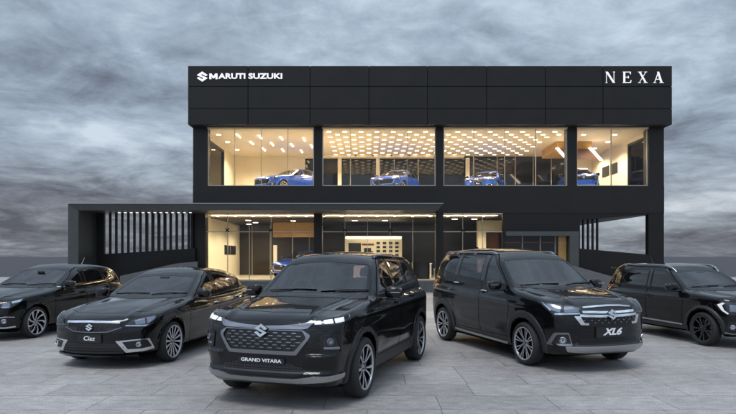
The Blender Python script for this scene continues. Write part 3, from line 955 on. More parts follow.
def handle(sk, S, x, z, key, parent_s=None, w=.19, mat=None):
    """a pull handle on both sides, child of its door"""
    for s in (1, -1):
        L = np.array([[x+dx, z] for dx in np.linspace(-w/2, w/2, 7)])
        A, N = sk.on(sk.uv(L, SIDE), SIDE, 0)
        bm = bmesh.new()
        h = [.004, .026, .032, .034, .032, .026, .004]
        tube(bm, [tuple((a + n*hh)*[1, s, 1]) for a, n, hh in zip(A, N, h)], [.010, .013, .015, .016, .015, .013, .010], 10)
        for v in bm.verts: pass
        obj('door_handle', bm, mat or MAT['paint'], sk.doors[(key, s)], smooth=math.radians(60))
        B, NB = sk.on(sk.uv(np.array([[x+.0, z]]), SIDE), SIDE, 0)
    pts = [(x + .055*math.cos(t), z + .030*math.sin(t)) for t in np.linspace(0, 2*math.pi, 16, endpoint=False)]
    sk.patch('handle_cup', MAT['shut'], pts, SIDE, sk.doors[(key, 1)], .001, .004, r=0, grid=.03, mirror=sk.doors[(key, -1)])

def wipers(sk, root, S):
    zb = S['screen'][0][1]; yw = S['screen'][1][0]
    s = S['cabin']['drv']
    for y0, y1 in ((.16, .98), (-.86, .06)):
        q = [(-s*yw*(y0+(y1-y0)*t), zb + .022 + .020*t + .01*math.sin(3*t)) for t in np.linspace(0, 1, 9)]
        A, N = sk.on(sk.uv(q, FRONT), FRONT, .014)
        bm = bmesh.new(); tube(bm, [tuple(a) for a in A], .007, 6)
        obj('wiper', bm, MAT['shut'], root)

def cowl(sk, root, S):
    """black plastic grille between bonnet and windscreen"""
    (_, z0), (yw, z1) = S['screen'][0], S['screen'][1]
    n = 13; top, bot = [], []
    for t in np.linspace(-1, 1, n):
        y = yw*1.0*t
        z = z0 + (z1-z0)*abs(t)**2
        top.append((y, z+.018)); bot.append((y, z-.020))
    sk.patch('cowl_panel', MAT['clad'], top + bot[::-1], FRONT, root, .004, .01, r=0, grid=.05)

def rails(sk, root, x0, x1, y, mat, lift=.035, rad=.016, feet=(0, .5, 1)):
    for s in (1, -1):
        xs = np.linspace(x0, x1, 24)
        yy = np.array([y(x) if callable(y) else y for x in xs])
        A, N = sk.on(np.stack([xs, yy], 1) @ np.eye(2) if False else sk.uv([(a, b) for a, b in zip(xs, yy)], TOP), TOP, 0)
        q = np.linspace(0, 1, 24); h = lift*np.clip(np.minimum(q, 1-q)/.07, 0, 1)**.6
        A[:, 2] += h
        bm = bmesh.new(); tube(bm, [tuple(a*[1, s, 1]) for a in A], rad, 8)
        for f in feet:
            i = int(round(f*23)); i = min(max(i, 1), 22)
            a = A[i]*[1, s, 1]
            rbox(bm, (a[0], a[1], a[2]-h[i]*.5), (.09, .03, max(h[i], .02)+.01), .008)
        obj('roof_rail', bm, mat, root, smooth=math.radians(50))

def antenna(sk, root, x, y=0.0, h=.20, back=.14):
    A, N = sk.on(sk.uv([(x, y)], TOP), TOP, 0); a = A[0]
    bm = bmesh.new(); tube(bm, [(a[0], y, a[2]-.01), (a[0]-.02, y, a[2]+.025), (a[0]-back, y, a[2]+h)], [.016, .010, .004], 8)
    obj('antenna', bm, MAT['gloss_black'], root)

def fin(sk, root, x, mat):
    A, N = sk.on(sk.uv([(x, 0.0)], TOP), TOP, 0); a = A[0]
    bm = bmesh.new()
    prism(bm, [(x+.10, -.012, a[2]-.02), (x-.02, -.012, a[2]+.05), (x-.06, -.012, a[2]+.055), (x-.09, -.012, a[2]-.02)], (0, .024, 0))
    obj('antenna', bm, mat, root)

def head_lamp(sk, root, pts, blocks=(), inner=(), bez='lamp_dark', d=DIAG, lens=True, lit='drl'):
    for s in (1, -1):
        P = np.array(pts, float)
        VV, ff, NN = sk.plate(P, d, .002, .006, (), .02, .035, False)
        if s < 0: VV = VV*[1, -1, 1]; NN = NN*[1, -1, 1]; ff = [f[::-1] for f in ff]
        o = mesh_np('headlight', VV, ff, NN, MAT[bez], root)
        for nm, mt, polys, off in (('reflector', 'lamp_in', inner, .006), ('running_light', lit, blocks, .009)):
            if not polys: continue
            A, B, D = [], [], []; k = 0
            for p in polys:
                v2, f2, n2 = sk.plate(p, d, off, .008, (), .006, .03, False)
                if s < 0: v2 = v2*[1, -1, 1]; n2 = n2*[1, -1, 1]; f2 = [f[::-1] for f in f2]
                A.append(v2); D.append(n2); B += [tuple(i+k for i in f) for f in f2]; k += len(v2)
            mesh_np(nm, np.concatenate(A), B, np.concatenate(D), MAT[mt], o)
        if lens:
            v2, f2, n2 = sk.plate(inset(P[:, 1:], -.002) if False else P, d, .014, .016, (), .02, .035, False)
            if s < 0: v2 = v2*[1, -1, 1]; n2 = n2*[1, -1, 1]; f2 = [f[::-1] for f in f2]
            mesh_np('lens', v2, f2, n2, MAT['lens'], o)

def round_lamp(sk, root, name, p, rad, d=DIAG, mat='chrome'):
    dd, u, v = basis(d)
    for s in (1, -1):
        c = np.array([np.array(p) @ u, np.array(p) @ v])
        A, N = sk.on(c[None], d, .004); a, n = A[0]*[1, s, 1], N[0]*[1, s, 1]
        q = Vector(n).to_track_quat('Y', 'Z').to_matrix().to_4x4(); q.translation = Vector(a)
        bm = bmesh.new(); lathe(bm, [(rad, -.005), (rad, .012), (rad*.9, .014), (rad*.78, .003), (rad*.4, -.001), (.001, -.002)], 24)
        for w in bm.verts: w.co = q @ w.co
        o = obj(name, bm, MAT[mat], root, smooth=math.radians(30))
        bm = bmesh.new(); lathe(bm, [(rad*.86, .010), (rad*.5, .017), (.001, .019)], 24)
        for w in bm.verts: w.co = q @ w.co
        obj('lens', bm, MAT['lens'], o, smooth=True)

def number_plate(sk, root, y0, z0, z1, text, size, shear, bold, sx, x=None, mat='plate', yaw_text=True):
    A, N = sk.on(sk.uv([(0.0, (z0+z1)/2), (y0*.8, (z0+z1)/2)], FRONT), FRONT, 0)
    xf = A[0][0] + .006
    bm = bmesh.new()
    box(bm, xf-.05, xf+.010, -y0, y0, z0, z1)
    bmesh.ops.bevel(bm, geom=bm.edges[:], offset=.006, segments=2, affect='EDGES')
    pl = obj('number_plate', bm, MAT[mat], root)
    t = text_mesh(text, size, MAT['white'], 'lettering', .0015, shear, bold, sx)
    t.parent = pl
    face_forward(t, xf+.0125, 0, (z0+z1)/2)
    return pl

def badge(sk, root, z, size, off=.02, parent=None):
    A, N = sk.on(sk.uv([(0.0, z)], FRONT), FRONT, 0)
    o = emblem('emblem', size, .012, MAT['chrome'], root)
    face_forward(o, A[0][0]+off, 0, z, pitch=math.asin(max(-.9, min(.9, N[0][2])))*.7)

def tail_lamp(sk, root, pts, mat):
    d = (.77, -.64, 0)
    sk.patch('tail_light', mat, pts, d, root, .006, .012, r=.02, mirror=True)
# ---- openings, doors, cabin of each car
CUR = {}
def arch_clad(wid, sill, zmax=1.0):
    def f(c, n, dist):
        z, x = c[:, 2], c[:, 0]
        return ((dist < CUR['S']['Ra'] + wid) & (np.abs(n[:, 1]) > .15) & (z < zmax)) | ((z < sill) & (np.abs(n[:, 1]) > .3) & (x < .2))
    return f
def hood_of(xf, yw, xc, yc):
    return dict(hood=[(xf, -.1), (xf, 0), (xf-.06, .40), (xf-.22, yw), (xc, yc), (xc-.10, yc-.02), (xc+.14, .3), (xc+.16, -.1)],
                hood_line=[(xf, 0), (xf-.06, .40), (xf-.22, yw), (xc, yc)])
SPEC['gv'].update(height=1.72, track=.885, mirror=(-.70, .985, 1.16), mirror_lamp=True,
    windows=[dict(pts=[(-.64,1.16),(-.80,1.305),(-1.0,1.455),(-1.10,1.52),(-1.20,1.552),(-1.40,1.565),(-1.385,1.19)], door=0),
             dict(pts=[(-1.50,1.195),(-1.51,1.568),(-2.10,1.56),(-2.10,1.22)], door=1),
             dict(pts=[(-2.20,1.225),(-2.19,1.556),(-2.52,1.525),(-2.72,1.36),(-2.72,1.25)])],
    screen=[(0,1.138),(.71,1.12),(.575,1.53),(0,1.572),(-.575,1.53),(-.71,1.12)],
    backlight=[(-.56,1.18),(.56,1.18),(.50,1.48),(-.50,1.48)],
    **hood_of(.62, .64, -.42, .735),
    doors=[[(-.52,.40),(-.46,.95),(-.60,1.15),(-.77,1.305),(-.97,1.455),(-1.08,1.54),(-1.20,1.585),(-1.445,1.60),(-1.445,.40)],
           [(-1.449,.40),(-1.449,1.60),(-2.12,1.59),(-2.15,1.25),(-2.24,.90),(-2.14,.70),(-2.10,.50),(-2.09,.40)]],
    clad=arch_clad(.07, .43),
    cabin=dict(floor=.38, seat=.64, dash=-.62, dash_z=1.10, rear=-3.20, row1=-1.35, row2=-2.2, belt=1.10, drv=-1, mir=(-.99, 1.48)))
SPEC['xl6'].update(height=1.82, track=.865, mirror=(-.62, .965, 1.16), mirror_lamp=True,
    windows=[dict(pts=[(-.57,1.168),(-.74,1.305),(-.94,1.455),(-1.08,1.56),(-1.18,1.612),(-1.27,1.618),(-1.235,1.19)], door=0),
             dict(pts=[(-1.40,1.20),(-1.44,1.625),(-2.28,1.645),(-2.26,1.255)], door=1),
             dict(pts=[(-2.42,1.27),(-2.44,1.645),(-2.84,1.632),(-3.0,1.50),(-2.95,1.335)])],
    screen=[(0,1.125),(.76,1.155),(.61,1.572),(0,1.605),(-.61,1.572),(-.76,1.155)],
    backlight=[(-.56,1.22),(.56,1.22),(.50,1.58),(-.50,1.58)],
    **hood_of(.61, .62, -.32, .73),
    doors=[[(-.46,.36),(-.40,.85),(-.52,1.155),(-.71,1.305),(-.91,1.455),(-1.06,1.58),(-1.18,1.648),(-1.33,1.655),(-1.33,.36)],
           [(-1.334,.36),(-1.334,1.655),(-2.33,1.675),(-2.33,1.26),(-2.38,.92),(-2.30,.72),(-2.24,.50),(-2.23,.36)]],
    clad=arch_clad(.11, .33),
    cabin=dict(floor=.38, seat=.66, dash=-.52, dash_z=1.12, rear=-3.30, row1=-1.25, row2=-2.1, belt=1.12, drv=-1, mir=(-.95, 1.52)))
SPEC['ciaz'].update(height=1.45, track=.845, mirror=(-.80, .94, 1.00),
    windows=[dict(pts=[(-.78,.935),(-.98,1.045),(-1.18,1.145),(-1.40,1.245),(-1.60,1.295),(-1.53,.95)], door=0),
             dict(pts=[(-1.64,.955),(-1.73,1.30),(-2.0,1.30),(-2.40,1.235),(-2.38,.99)], door=1),
             dict(pts=[(-2.46,.995),(-2.48,1.215),(-2.70,1.14),(-2.84,1.06),(-2.82,1.01)])],
    screen=[(0,.95),(.66,.965),(.54,1.275),(0,1.308),(-.54,1.275),(-.66,.965)],
    backlight=[(-.50,1.05),(.50,1.05),(.46,1.22),(-.46,1.22)],
    **hood_of(.62, .60, -.40, .68),
    doors=[[(-.56,.24),(-.50,.75),(-.73,.925),(-.95,1.05),(-1.15,1.15),(-1.38,1.26),(-1.60,1.33),(-1.585,.24)],
           [(-1.589,.24),(-1.604,1.33),(-2.0,1.335),(-2.43,1.265),(-2.55,.95),(-2.46,.72),(-2.32,.52),(-2.26,.34),(-2.25,.24)]],
    clad=None,
    cabin=dict(floor=.28, seat=.44, dash=-.72, dash_z=.92, rear=-3.0, row1=-1.5, row2=-2.35, belt=.92, drv=-1, mir=(-1.22, 1.24)))
SPEC['baleno'].update(height=1.50, track=.862, mirror=(-.82, .945, 1.03),
    windows=[dict(pts=[(-.79,.99),(-.91,1.05),(-1.10,1.15),(-1.32,1.28),(-1.46,1.325),(-1.42,1.005)], door=0),
             dict(pts=[(-1.55,1.01),(-1.61,1.33),(-2.0,1.325),(-2.20,1.295),(-2.24,1.065)], door=1),
             dict(pts=[(-2.32,1.08),(-2.28,1.28),(-2.48,1.235),(-2.62,1.125)])],
    screen=[(0,.98),(.67,.99),(.53,1.33),(0,1.36),(-.53,1.33),(-.67,.99)],
    backlight=[(-.52,1.06),(.52,1.06),(.47,1.28),(-.47,1.28)],
    **hood_of(.58, .60, -.38, .69),
    doors=[[(-.55,.25),(-.50,.80),(-.74,.98),(-.88,1.055),(-1.07,1.16),(-1.30,1.30),(-1.46,1.36),(-1.485,1.36),(-1.485,.25)],
           [(-1.489,.25),(-1.489,1.36),(-2.0,1.36),(-2.27,1.32),(-2.42,.95),(-2.33,.72),(-2.19,.52),(-2.13,.34),(-2.12,.25)]],
    clad=None,
    cabin=dict(floor=.28, seat=.50, dash=-.66, dash_z=.95, rear=-2.8, row1=-1.4, row2=-2.15, belt=.95, drv=-1, mir=(-1.12, 1.28)))
SPEC['ignis'].update(height=1.50, track=.835, mirror=(-.60, .93, 1.03),
    windows=[dict(pts=[(-.59,1.00),(-.67,1.055),(-.81,1.15),(-1.0,1.28),(-1.12,1.33),(-1.42,1.345),(-1.38,.985)], door=0),
             dict(pts=[(-1.50,.99),(-1.54,1.345),(-1.95,1.345),(-2.13,1.32),(-2.33,1.165),(-2.11,1.01)], door=1)],
    screen=[(0,.995),(.66,1.0),(.53,1.325),(0,1.35),(-.53,1.325),(-.66,1.0)],
    backlight=[(-.50,1.0),(.50,1.0),(.46,1.28),(-.46,1.28)],
    **hood_of(.50, .58, -.36, .69),
    doors=[[(-.52,.32),(-.46,.80),(-.545,.99),(-.64,1.06),(-.78,1.155),(-.98,1.30),(-1.10,1.37),(-1.455,1.385),(-1.455,.32)],
           [(-1.459,.32),(-1.459,1.385),(-1.95,1.385),(-2.16,1.35),(-2.38,1.165),(-2.28,.85),(-2.12,.66),(-2.02,.48),(-2.00,.32)]],
    clad=arch_clad(.075, .34),
    cabin=dict(floor=.34, seat=.52, dash=-.54, dash_z=.97, rear=-2.6, row1=-1.2, row2=-2.0, belt=.98, drv=-1, mir=(-.90, 1.27)))
# ------------------------------------------------------------------ pavement
def pavement_material():
    m = bpy.data.materials.new('stone_paving'); m.use_nodes = True
    nt = m.node_tree; N = nt.nodes; L = nt.links; b = N['Principled BSDF']
    tc = N.new('ShaderNodeTexCoord')
    wob = N.new('ShaderNodeTexNoise'); wob.inputs['Scale'].default_value = 1.3; wob.inputs['Detail'].default_value = 3
    L.new(tc.outputs['Object'], wob.inputs['Vector'])
    vm = N.new('ShaderNodeVectorMath'); vm.operation = 'SCALE'; vm.inputs['Scale'].default_value = 0.02
    L.new(wob.outputs['Color'], vm.inputs[0])
    va = N.new('ShaderNodeVectorMath'); va.operation = 'ADD'; L.new(tc.outputs['Object'], va.inputs[0]); L.new(vm.outputs[0], va.inputs[1])
    br = N.new('ShaderNodeTexBrick')
    br.offset = 0.37; br.squash = 0.62; br.squash_frequency = 3; br.offset_frequency = 2
    br.inputs['Color1'].default_value = (0.285, 0.268, 0.258, 1); br.inputs['Color2'].default_value = (0.36, 0.34, 0.327, 1)
    br.inputs['Mortar'].default_value = (0.14, 0.135, 0.13, 1)
    br.inputs['Scale'].default_value = 1.0; br.inputs['Mortar Size'].default_value = 0.0055; br.inputs['Mortar Smooth'].default_value = 0.3
    br.inputs['Brick Width'].default_value = 1.25; br.inputs['Row Height'].default_value = 0.62; br.inputs['Bias'].default_value = 0.0
    L.new(va.outputs[0], br.inputs['Vector'])
    def noise(s, d, r, sc=(1, 1, 1)):
        mp = N.new('ShaderNodeMapping'); mp.inputs['Scale'].default_value = sc; L.new(tc.outputs['Object'], mp.inputs[0])
        n = N.new('ShaderNodeTexNoise'); n.inputs['Scale'].default_value = s; n.inputs['Detail'].default_value = d; n.inputs['Roughness'].default_value = r
        L.new(mp.outputs[0], n.inputs['Vector']); return n.outputs['Fac']
    def rng(v, a, b_, c, d):
        r = N.new('ShaderNodeMapRange'); L.new(v, r.inputs[0])
        for i, q in zip((1, 2, 3, 4), (a, b_, c, d)): r.inputs[i].default_value = q
        return r.outputs[0]
    def mul(a, b_):
        x = N.new('ShaderNodeMix'); x.data_type = 'RGBA'; x.blend_type = 'MULTIPLY'; x.inputs['Factor'].default_value = 1
        L.new(a, x.inputs['A']); L.new(b_, x.inputs['B']); return x.outputs['Result']
    big = noise(0.35, 5, 0.6); mid = noise(5, 8, 0.7, (1, 2.2, 1)); fine = noise(55, 5, 0.8, (1, 1.5, 1))
    c = mul(br.outputs['Color'], rng(big, .3, .7, .74, 1.22))
    c = mul(c, rng(mid, .3, .7, .74, 1.26)); c = mul(c, rng(fine, .32, .68, .50, 1.55))
    L.new(c, b.inputs['Base Color'])
    L.new(rng(mid, .3, .7, .42, .68), b.inputs['Roughness'])
    h1 = N.new('ShaderNodeMath'); h1.operation = 'MULTIPLY'; h1.inputs[1].default_value = -1.0; L.new(br.outputs['Fac'], h1.inputs[0])
    h2 = N.new('ShaderNodeMath'); h2.operation = 'MULTIPLY_ADD'; L.new(fine, h2.inputs[0]); h2.inputs[1].default_value = 0.45; L.new(h1.outputs[0], h2.inputs[2])
    h3 = N.new('ShaderNodeMath'); h3.operation = 'MULTIPLY_ADD'; L.new(mid, h3.inputs[0]); h3.inputs[1].default_value = 0.9; L.new(h2.outputs[0], h3.inputs[2])
    bp = N.new('ShaderNodeBump'); bp.inputs['Strength'].default_value = 0.55; bp.inputs['Distance'].default_value = 0.012
    L.new(h3.outputs[0], bp.inputs['Height']); L.new(bp.outputs[0], b.inputs['Normal'])
    return m

bm = bmesh.new()
v = [bm.verts.new(p) for p in ((-2500, -30, 0), (2500, -30, 0), (2500, 5000, 0), (-2500, 5000, 0))]
bm.faces.new(v)
tag(obj('pavement', bm, pavement_material()), kind='structure')
bm = bmesh.new()
bm.faces.new([bm.verts.new(p) for p in ((-2400, 46, .004), (2400, 46, .004), (2400, 4900, .004), (-2400, 4900, .004))])
tag(obj('dark_ground', bm, noisy(material('dark_ground', (0.040, 0.038, 0.043), 0.8), 0.05, 0.2)), kind='structure')

# ------------------------------------------------------------------ showroom
SC = 589.0 / 27.0
def PX(px, Y=27.0): return (px - 368) * Y / 589.0
def PZ(py, Y=27.0): return CAM_H + (256.5 - py) * Y / 589.0

MAT['panel'] = noisy(material('dark_facade_panel', (0.0125, 0.0112, 0.0105), 0.45, 0.0, spec=0.3), 1.2, 0.18, 0.08)
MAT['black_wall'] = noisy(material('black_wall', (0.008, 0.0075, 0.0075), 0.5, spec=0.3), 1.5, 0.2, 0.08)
MAT['grey_metal'] = noisy(material('grey_cladding', (0.065, 0.068, 0.068), 0.42, 0.2), 2.0, 0.12, 0.08)
MAT['cream'] = noisy(material('cream_wall', (0.80, 0.72, 0.54), 0.55), 0.8, 0.05, 0.05)
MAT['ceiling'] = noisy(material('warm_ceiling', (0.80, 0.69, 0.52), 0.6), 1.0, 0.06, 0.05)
MAT['floor_in'] = noisy(material('polished_floor', (0.70, 0.63, 0.50), 0.18), 1.0, 0.06, 0.05)
MAT['dark_glass'] = material('black_glass', (0.006, 0.006, 0.008), 0.06)
MAT['joint'] = material('panel_joint', (0.004, 0.004, 0.005), 0.8)
MAT['trim'] = material('pale_edge_trim', (0.30, 0.31, 0.31), 0.4, 0.5)
MAT['concrete'] = noisy(material('concrete', (0.12, 0.12, 0.12), 0.8), 3, 0.18, 0.05, 0.1)
MAT['gold'] = noisy(material('wood_veneer', (0.42, 0.24, 0.07), 0.4), 2.0, 0.25, 0.05, stretch=(1, 1, 6))
MAT['brown'] = noisy(material('brown_wood', (0.10, 0.035, 0.014), 0.4), 2.0, 0.25, 0.05, stretch=(6, 6, 1))
MAT['light'] = material('ceiling_lamp', (1, 0.9, 0.7), 0.5, emit=(1.0, 0.84, 0.58), emit_s=15)
MAT['led'] = material('led_strip', (1, 0.95, 0.8), 0.5, emit=(1.0, 0.86, 0.62), emit_s=14)
MAT['spot'] = material('spot_lamp', (1, 1, 1), 0.5, emit=(1.0, 0.95, 0.85), emit_s=1.6)
MAT['window'] = glass_material('shop_window', (0.97, 0.97, 0.96), 1.25)
MAT['mullion'] = material('pale_mullion', (0.45, 0.42, 0.34), 0.35, 0.3)
MAT['sign'] = material('sign_white', (0.85, 0.85, 0.86), 0.4, emit=(1, 1, 1), emit_s=0.55)
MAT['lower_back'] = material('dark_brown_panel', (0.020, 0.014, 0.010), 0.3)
MAT['poster'] = material('black_poster', (0.012, 0.012, 0.013), 0.4)
MAT['grey'] = material('mid_grey', (0.25, 0.25, 0.25), 0.5)

B = empty('showroom_building', (2.7, 27, 0))
tag(B, 'two storey black car showroom with warmly lit glass fronts', 'building')
BO = Vector((2.7, 27, 0))
def bpart(name, boxes, mat, parent=None, bev=0.0):
    """a building part from boxes in world coordinates"""
    bm = bmesh.new()
    for d in boxes:
        v_, f_ = box(bm, *d)
    if bev: bmesh.ops.bevel(bm, geom=bm.edges[:], offset=bev, segments=1, affect='EDGES')
    for w in bm.verts: w.co -= BO
    return obj(name, bm, MAT[mat], parent or B)

zS0, zS1, zT = PZ(213), PZ(186), PZ(124)          # spandrel bottom / top, head of the upper glazing
xL, xR = PX(193), PX(664)
cols = [(PX(193), PX(207)), (PX(314), PX(322)), (PX(436), PX(443.5)), (PX(568), PX(577)), (PX(649), PX(664))]
YF, YB, YU = 27.0, 41.0, 34.6
fz = 0.50                                           # ground floor level
# fascia of flat panels with open joints
jx = [PX(p, 26.5) for p in (188, 248, 310, 369, 427.5, 486.7, 545.5, 603, 672)]
jz = [PZ(p, 26.5) for p in (66, 86.5, 108.6, 124.6)]
g = .014
bxs = []
for i in range(8):
    for k in range(3):
        bxs.append((jx[i]+(g if i else 0), jx[i+1]-(g if i < 7 else 0), 26.50, 26.56, jz[k+1]+(g if k < 2 else 0), jz[k]-(g if k else 0)))
bpart('fascia', bxs, 'panel', bev=.004)
bpart('parapet', [(jx[0]+.003, jx[-1]-.003, 26.565, YB, jz[3]+.003, jz[0]-.004)], 'joint')
# upper floor columns, spandrel, side and back walls
for a, b in cols:
    bpart('column', [(a, b, YF, YF+.55, zS1, jz[3])], 'panel')
gcols = [(PX(193), PX(205)), (PX(314), PX(322)), (PX(436), PX(443.5))]
for a, b in gcols:
    bpart('column', [(a, b, YF, YF+.55, 0.0, zS0)], 'panel')
bpart('floor_slab', [(xL, xR, YF-.02, YB, zS0, zS1)], 'panel')
bpart('plinth', [(xL, PX(503), YF-.25, YF+.30, 0, fz-.02)], 'concrete')
bpart('ground_floor', [(xL+.1, PX(577), YF+.30, YB-.2, 0, fz)], 'floor_in')
# upper room : left wall with window, right wall with window, back wall
zf, zc = zS1, jz[3]
def wall_with_window(name, x, y0, y1, wy0, wy1, wz1, mat, t=.12):
    bpart(name, [(x-t/2, x+t/2, y0, wy0, zf, zc), (x-t/2, x+t/2, wy1, y1, zf, zc), (x-t/2, x+t/2, wy0, wy1, wz1, zc)], mat)
    f = bpart('window', [(x-t/2-.02, x+t/2+.02, wy0, wy0+.10, zf, wz1), (x-t/2-.02, x+t/2+.02, wy1-.10, wy1, zf, wz1), (x-t/2-.02, x+t/2+.02, wy0+.10, wy1-.10, wz1-.12, wz1)], 'black_wall')
    o = bpart('window_pane', [(x-.008, x+.008, wy0+.10, wy1-.10, zf, wz1-.12)], 'window', f)
    return f
wall_with_window('side_wall', -7.86, YF+.56, YU+.1, 28.3, 31.9, 7.35, 'cream')
wall_with_window('side_wall', 13.25, YF+.56, YU+.1, 27.75, 29.9, 7.30, 'cream')
bpart('back_wall', [(-7.92, PX(305, YU), YU, YU+.1, zf, zc)], 'cream')
bpart('back_wall', [(PX(305, YU), 12.2, YU+.05, YU+.15, zf, zc)], 'dark_glass')
bpart('back_wall', [(12.2, 13.3, YU, YU+.1, zf, zc)], 'cream')
bpart('bulkhead', [(PX(305, YU), PX(463, YU), YU-.5, YU, 7.36, zc)], 'ceiling')
for px in (338, 376, 465):
    bpart('inner_column', [(PX(px, YU), PX(px, YU)+.22, YU-.30, YU-.08, zf, 7.36)], 'cream')
for px in (350, 394, 418, 473, 497, 515, 533, 551):
    bpart('partition_mullion', [(PX(px, YU), PX(px, YU)+.035, YU+.0, YU+.04, zf, zc-.002)], 'mullion')
bpart('upper_ceiling', [(-7.8, 13.2, YF+.02, YU, zc-.06, zc-.012)], 'ceiling')
bpart('upper_floor', [(-7.8, 13.2, YF+.25, YU, zf+.001, zf+.02)], 'floor_in')
lamp_me = None
def ceiling_lamp(x, y, z, sx, sy, mat='light'):
    global lamp_me
    bm = bmesh.new(); box(bm, -sx/2, sx/2, -sy/2, sy/2, -.012, 0)
    o = obj('ceiling_light', bm, MAT[mat], B); o.location = Vector((x, y, z)) - BO
more = bmesh.new(); n_lamp = 0                      # short linear lamps in close rows under the ceiling
for k in range(11):
    for i in range(15):
        x = -1.85 + i*.76 + (.38 if k % 2 else 0)
        y = 27.7 + k*.62
        if x > 9.0 and k > 1: continue
        n_lamp += 1
        if n_lamp <= 96: ceiling_lamp(x, y, zc-.075, .20, .020)
        else: box(more, x-.10-BO.x, x+.10-BO.x, y-.010-BO.y, y+.010-BO.y, zc-.087, zc-.075)
tag(obj('ceiling_light', more, MAT['light'], B), kind='stuff')
def light_strip(x, y, sx, sy, z):
    bm = bmesh.new(); box(bm, -sx/2, sx/2, -sy/2, sy/2, -.012, 0)
    o = obj('light_strip', bm, MAT['light'], B); o.location = Vector((x, y, z)) - BO
for xa, ya in ((-6.3, 28.6), (-5.3, 28.9), (-4.3, 29.2), (-6.0, 30.4), (-5.0, 30.7), (-4.0, 31.0), (-5.7, 32.2), (-4.7, 32.5), (-3.7, 32.8), (-3.2, 29.5), (-3.0, 31.3)):
    light_strip(xa, ya, .045, .85, zc-.075)
def downlight(x, y, z, r=.07, mat='light'):
    bm = bmesh.new(); lathe(bm, [(.001, 0), (r, 0), (r*1.15, .012)], 16)
    bmesh.ops.rotate(bm, verts=bm.verts[:], cent=(0, 0, 0), matrix=Matrix.Rotation(math.radians(90), 3, 'X'))
    o = obj('downlight', bm, MAT[mat], B); o.location = Vector((x, y, z)) - BO
for xa, ya in ((-7.2, 28.4), (-7.2, 30.2), (-7.2, 32.4), (10.4, 28.4), (11.9, 28.4), (12.3, 30.2), (12.3, 32.0), (12.0, 33.6)):
    downlight(xa, ya, zc-.075, .09)
for px in (355, 372, 390, 408):
    bpart('vent_slot', [(PX(px, YU), PX(px, YU)+.10, YU-.515, YU-.50, 7.42, 7.52)], 'poster')
# hanging veneer feature with lit edges
def feature(name, p2, y0, y1, mat):
    bm = bmesh.new(); prism(bm, [(x-BO.x, y0-BO.y, z-BO.z) for x, z in p2], (0, y1-y0, 0))
    return obj(name, bm, MAT[mat], B)
bpart('ceiling_drum', [(PX(557, 30), PX(592, 30), 30.0, 32.6, PZ(150, 30), zc-.06)], 'gold')
feature('lit_soffit', [(PX(556, 30), PZ(149, 30)), (PX(590, 30), PZ(149, 30)), (PX(601, 30), PZ(160, 30)), (PX(569, 30), PZ(160, 30))], 29.9, 29.96, 'brown')
for a in (555, 588):
    feature('led_edge', [(PX(a, 30), PZ(148.5, 30)), (PX(a+2.6, 30), PZ(148.5, 30)), (PX(a+13.5, 30), PZ(160.5, 30)), (PX(a+10.9, 30), PZ(160.5, 30))], 29.84, 29.93, 'led')
# upper glazing
for (a, b), (c_, d_) in zip(cols, cols[1:]):
    w = bpart('shop_window', [(b, c_, YF+.10, YF+.16, zS1, zS1+.05), (b, c_, YF+.10, YF+.16, zc-.05, zc-.001), (b, b+.05, YF+.10, YF+.16, zS1+.05, zc-.05), (c_-.05, c_, YF+.10, YF+.16, zS1+.05, zc-.05)], 'mullion')
    bpart('window_pane', [(b+.05, c_-.05, YF+.125, YF+.137, zS1+.05, zc-.05)], 'window', w)
    n = max(1, round((c_-b)/1.35))
    for i in range(1, n):
        x = b + (c_-b)*i/n
        bpart('glass_fin', [(x-.008, x+.008, YF+.14, YF+.26, zS1+.05, zc-.05)], 'mullion', w)
# pictures on the right-hand wall upstairs
for y0, y1 in ((31.1, 32.0), (32.2, 33.1)):
    bpart('wall_picture', [(13.15, 13.185, y0, y1, 6.05, 6.60)], 'poster')

# ---- ground floor interior
gz = zS0
bpart('side_wall', [(-7.92, -7.80, YF+.56, 35.8, fz, gz)], 'cream')
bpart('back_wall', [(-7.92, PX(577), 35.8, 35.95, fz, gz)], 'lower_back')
bpart('side_wall', [(PX(577)-.12, PX(577), YF+.3, 41.0, 0, gz)], 'black_wall')
bpart('lower_ceiling', [(-7.8, PX(503), YF+.02, 29.2, gz-.05, gz-.004)], 'ceiling')
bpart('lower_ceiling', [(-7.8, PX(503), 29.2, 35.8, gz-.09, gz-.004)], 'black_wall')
for (a, b), (c_, d_) in zip(gcols, gcols[1:] + [(PX(503), PX(503))]):
    light_strip((b+c_)/2, 27.75, c_-b-.2, .05, gz-.06)
for i in range(16):
    downlight(-7.3 + i*.86, 28.6, gz-.056, .05)
for x, y in ((-6.3, 31.0), (-6.3, 33.0), (-7.0, 34.6), (-4.0, 31.5), (-.7, 31.2), (.9, 31.2), (4.4, 29.9), (5.4, 29.9)):
    downlight(x, y, gz-.10, .13)
bpart('veneer_bulkhead', [(PX(273, 33), PX(318, 33), 33.0, 33.6, PZ(237, 33), PZ(222, 33))], 'gold')
for px in (252, 270, 292, 309):
    bpart('panel_edge', [(PX(px, 35.8), PX(px, 35.8)+.03, 35.76, 35.80, fz, gz-.09)], 'mullion')
bpart('inner_column', [(PX(478, 31), PX(486, 31), 31.0, 31.4, fz, gz-.09)], 'cream')
bpart('bulkhead', [(PX(478, 31)+.42, PX(503, 31)+.3, 31.0, 31.4, PZ(232, 31), gz-.09)], 'cream')
bpart('inner_door', [(PX(487, 31), PX(500, 31), 31.35, 31.4, fz, PZ(232, 31)-.005)], 'brown')
for y0, y1 in ((32.0, 33.2), (33.4, 34.6)):
    bpart('wall_picture', [(-7.80, -7.765, y0, y1, PZ(254.5, 33.2), PZ(245.5, 33.2))], 'poster')
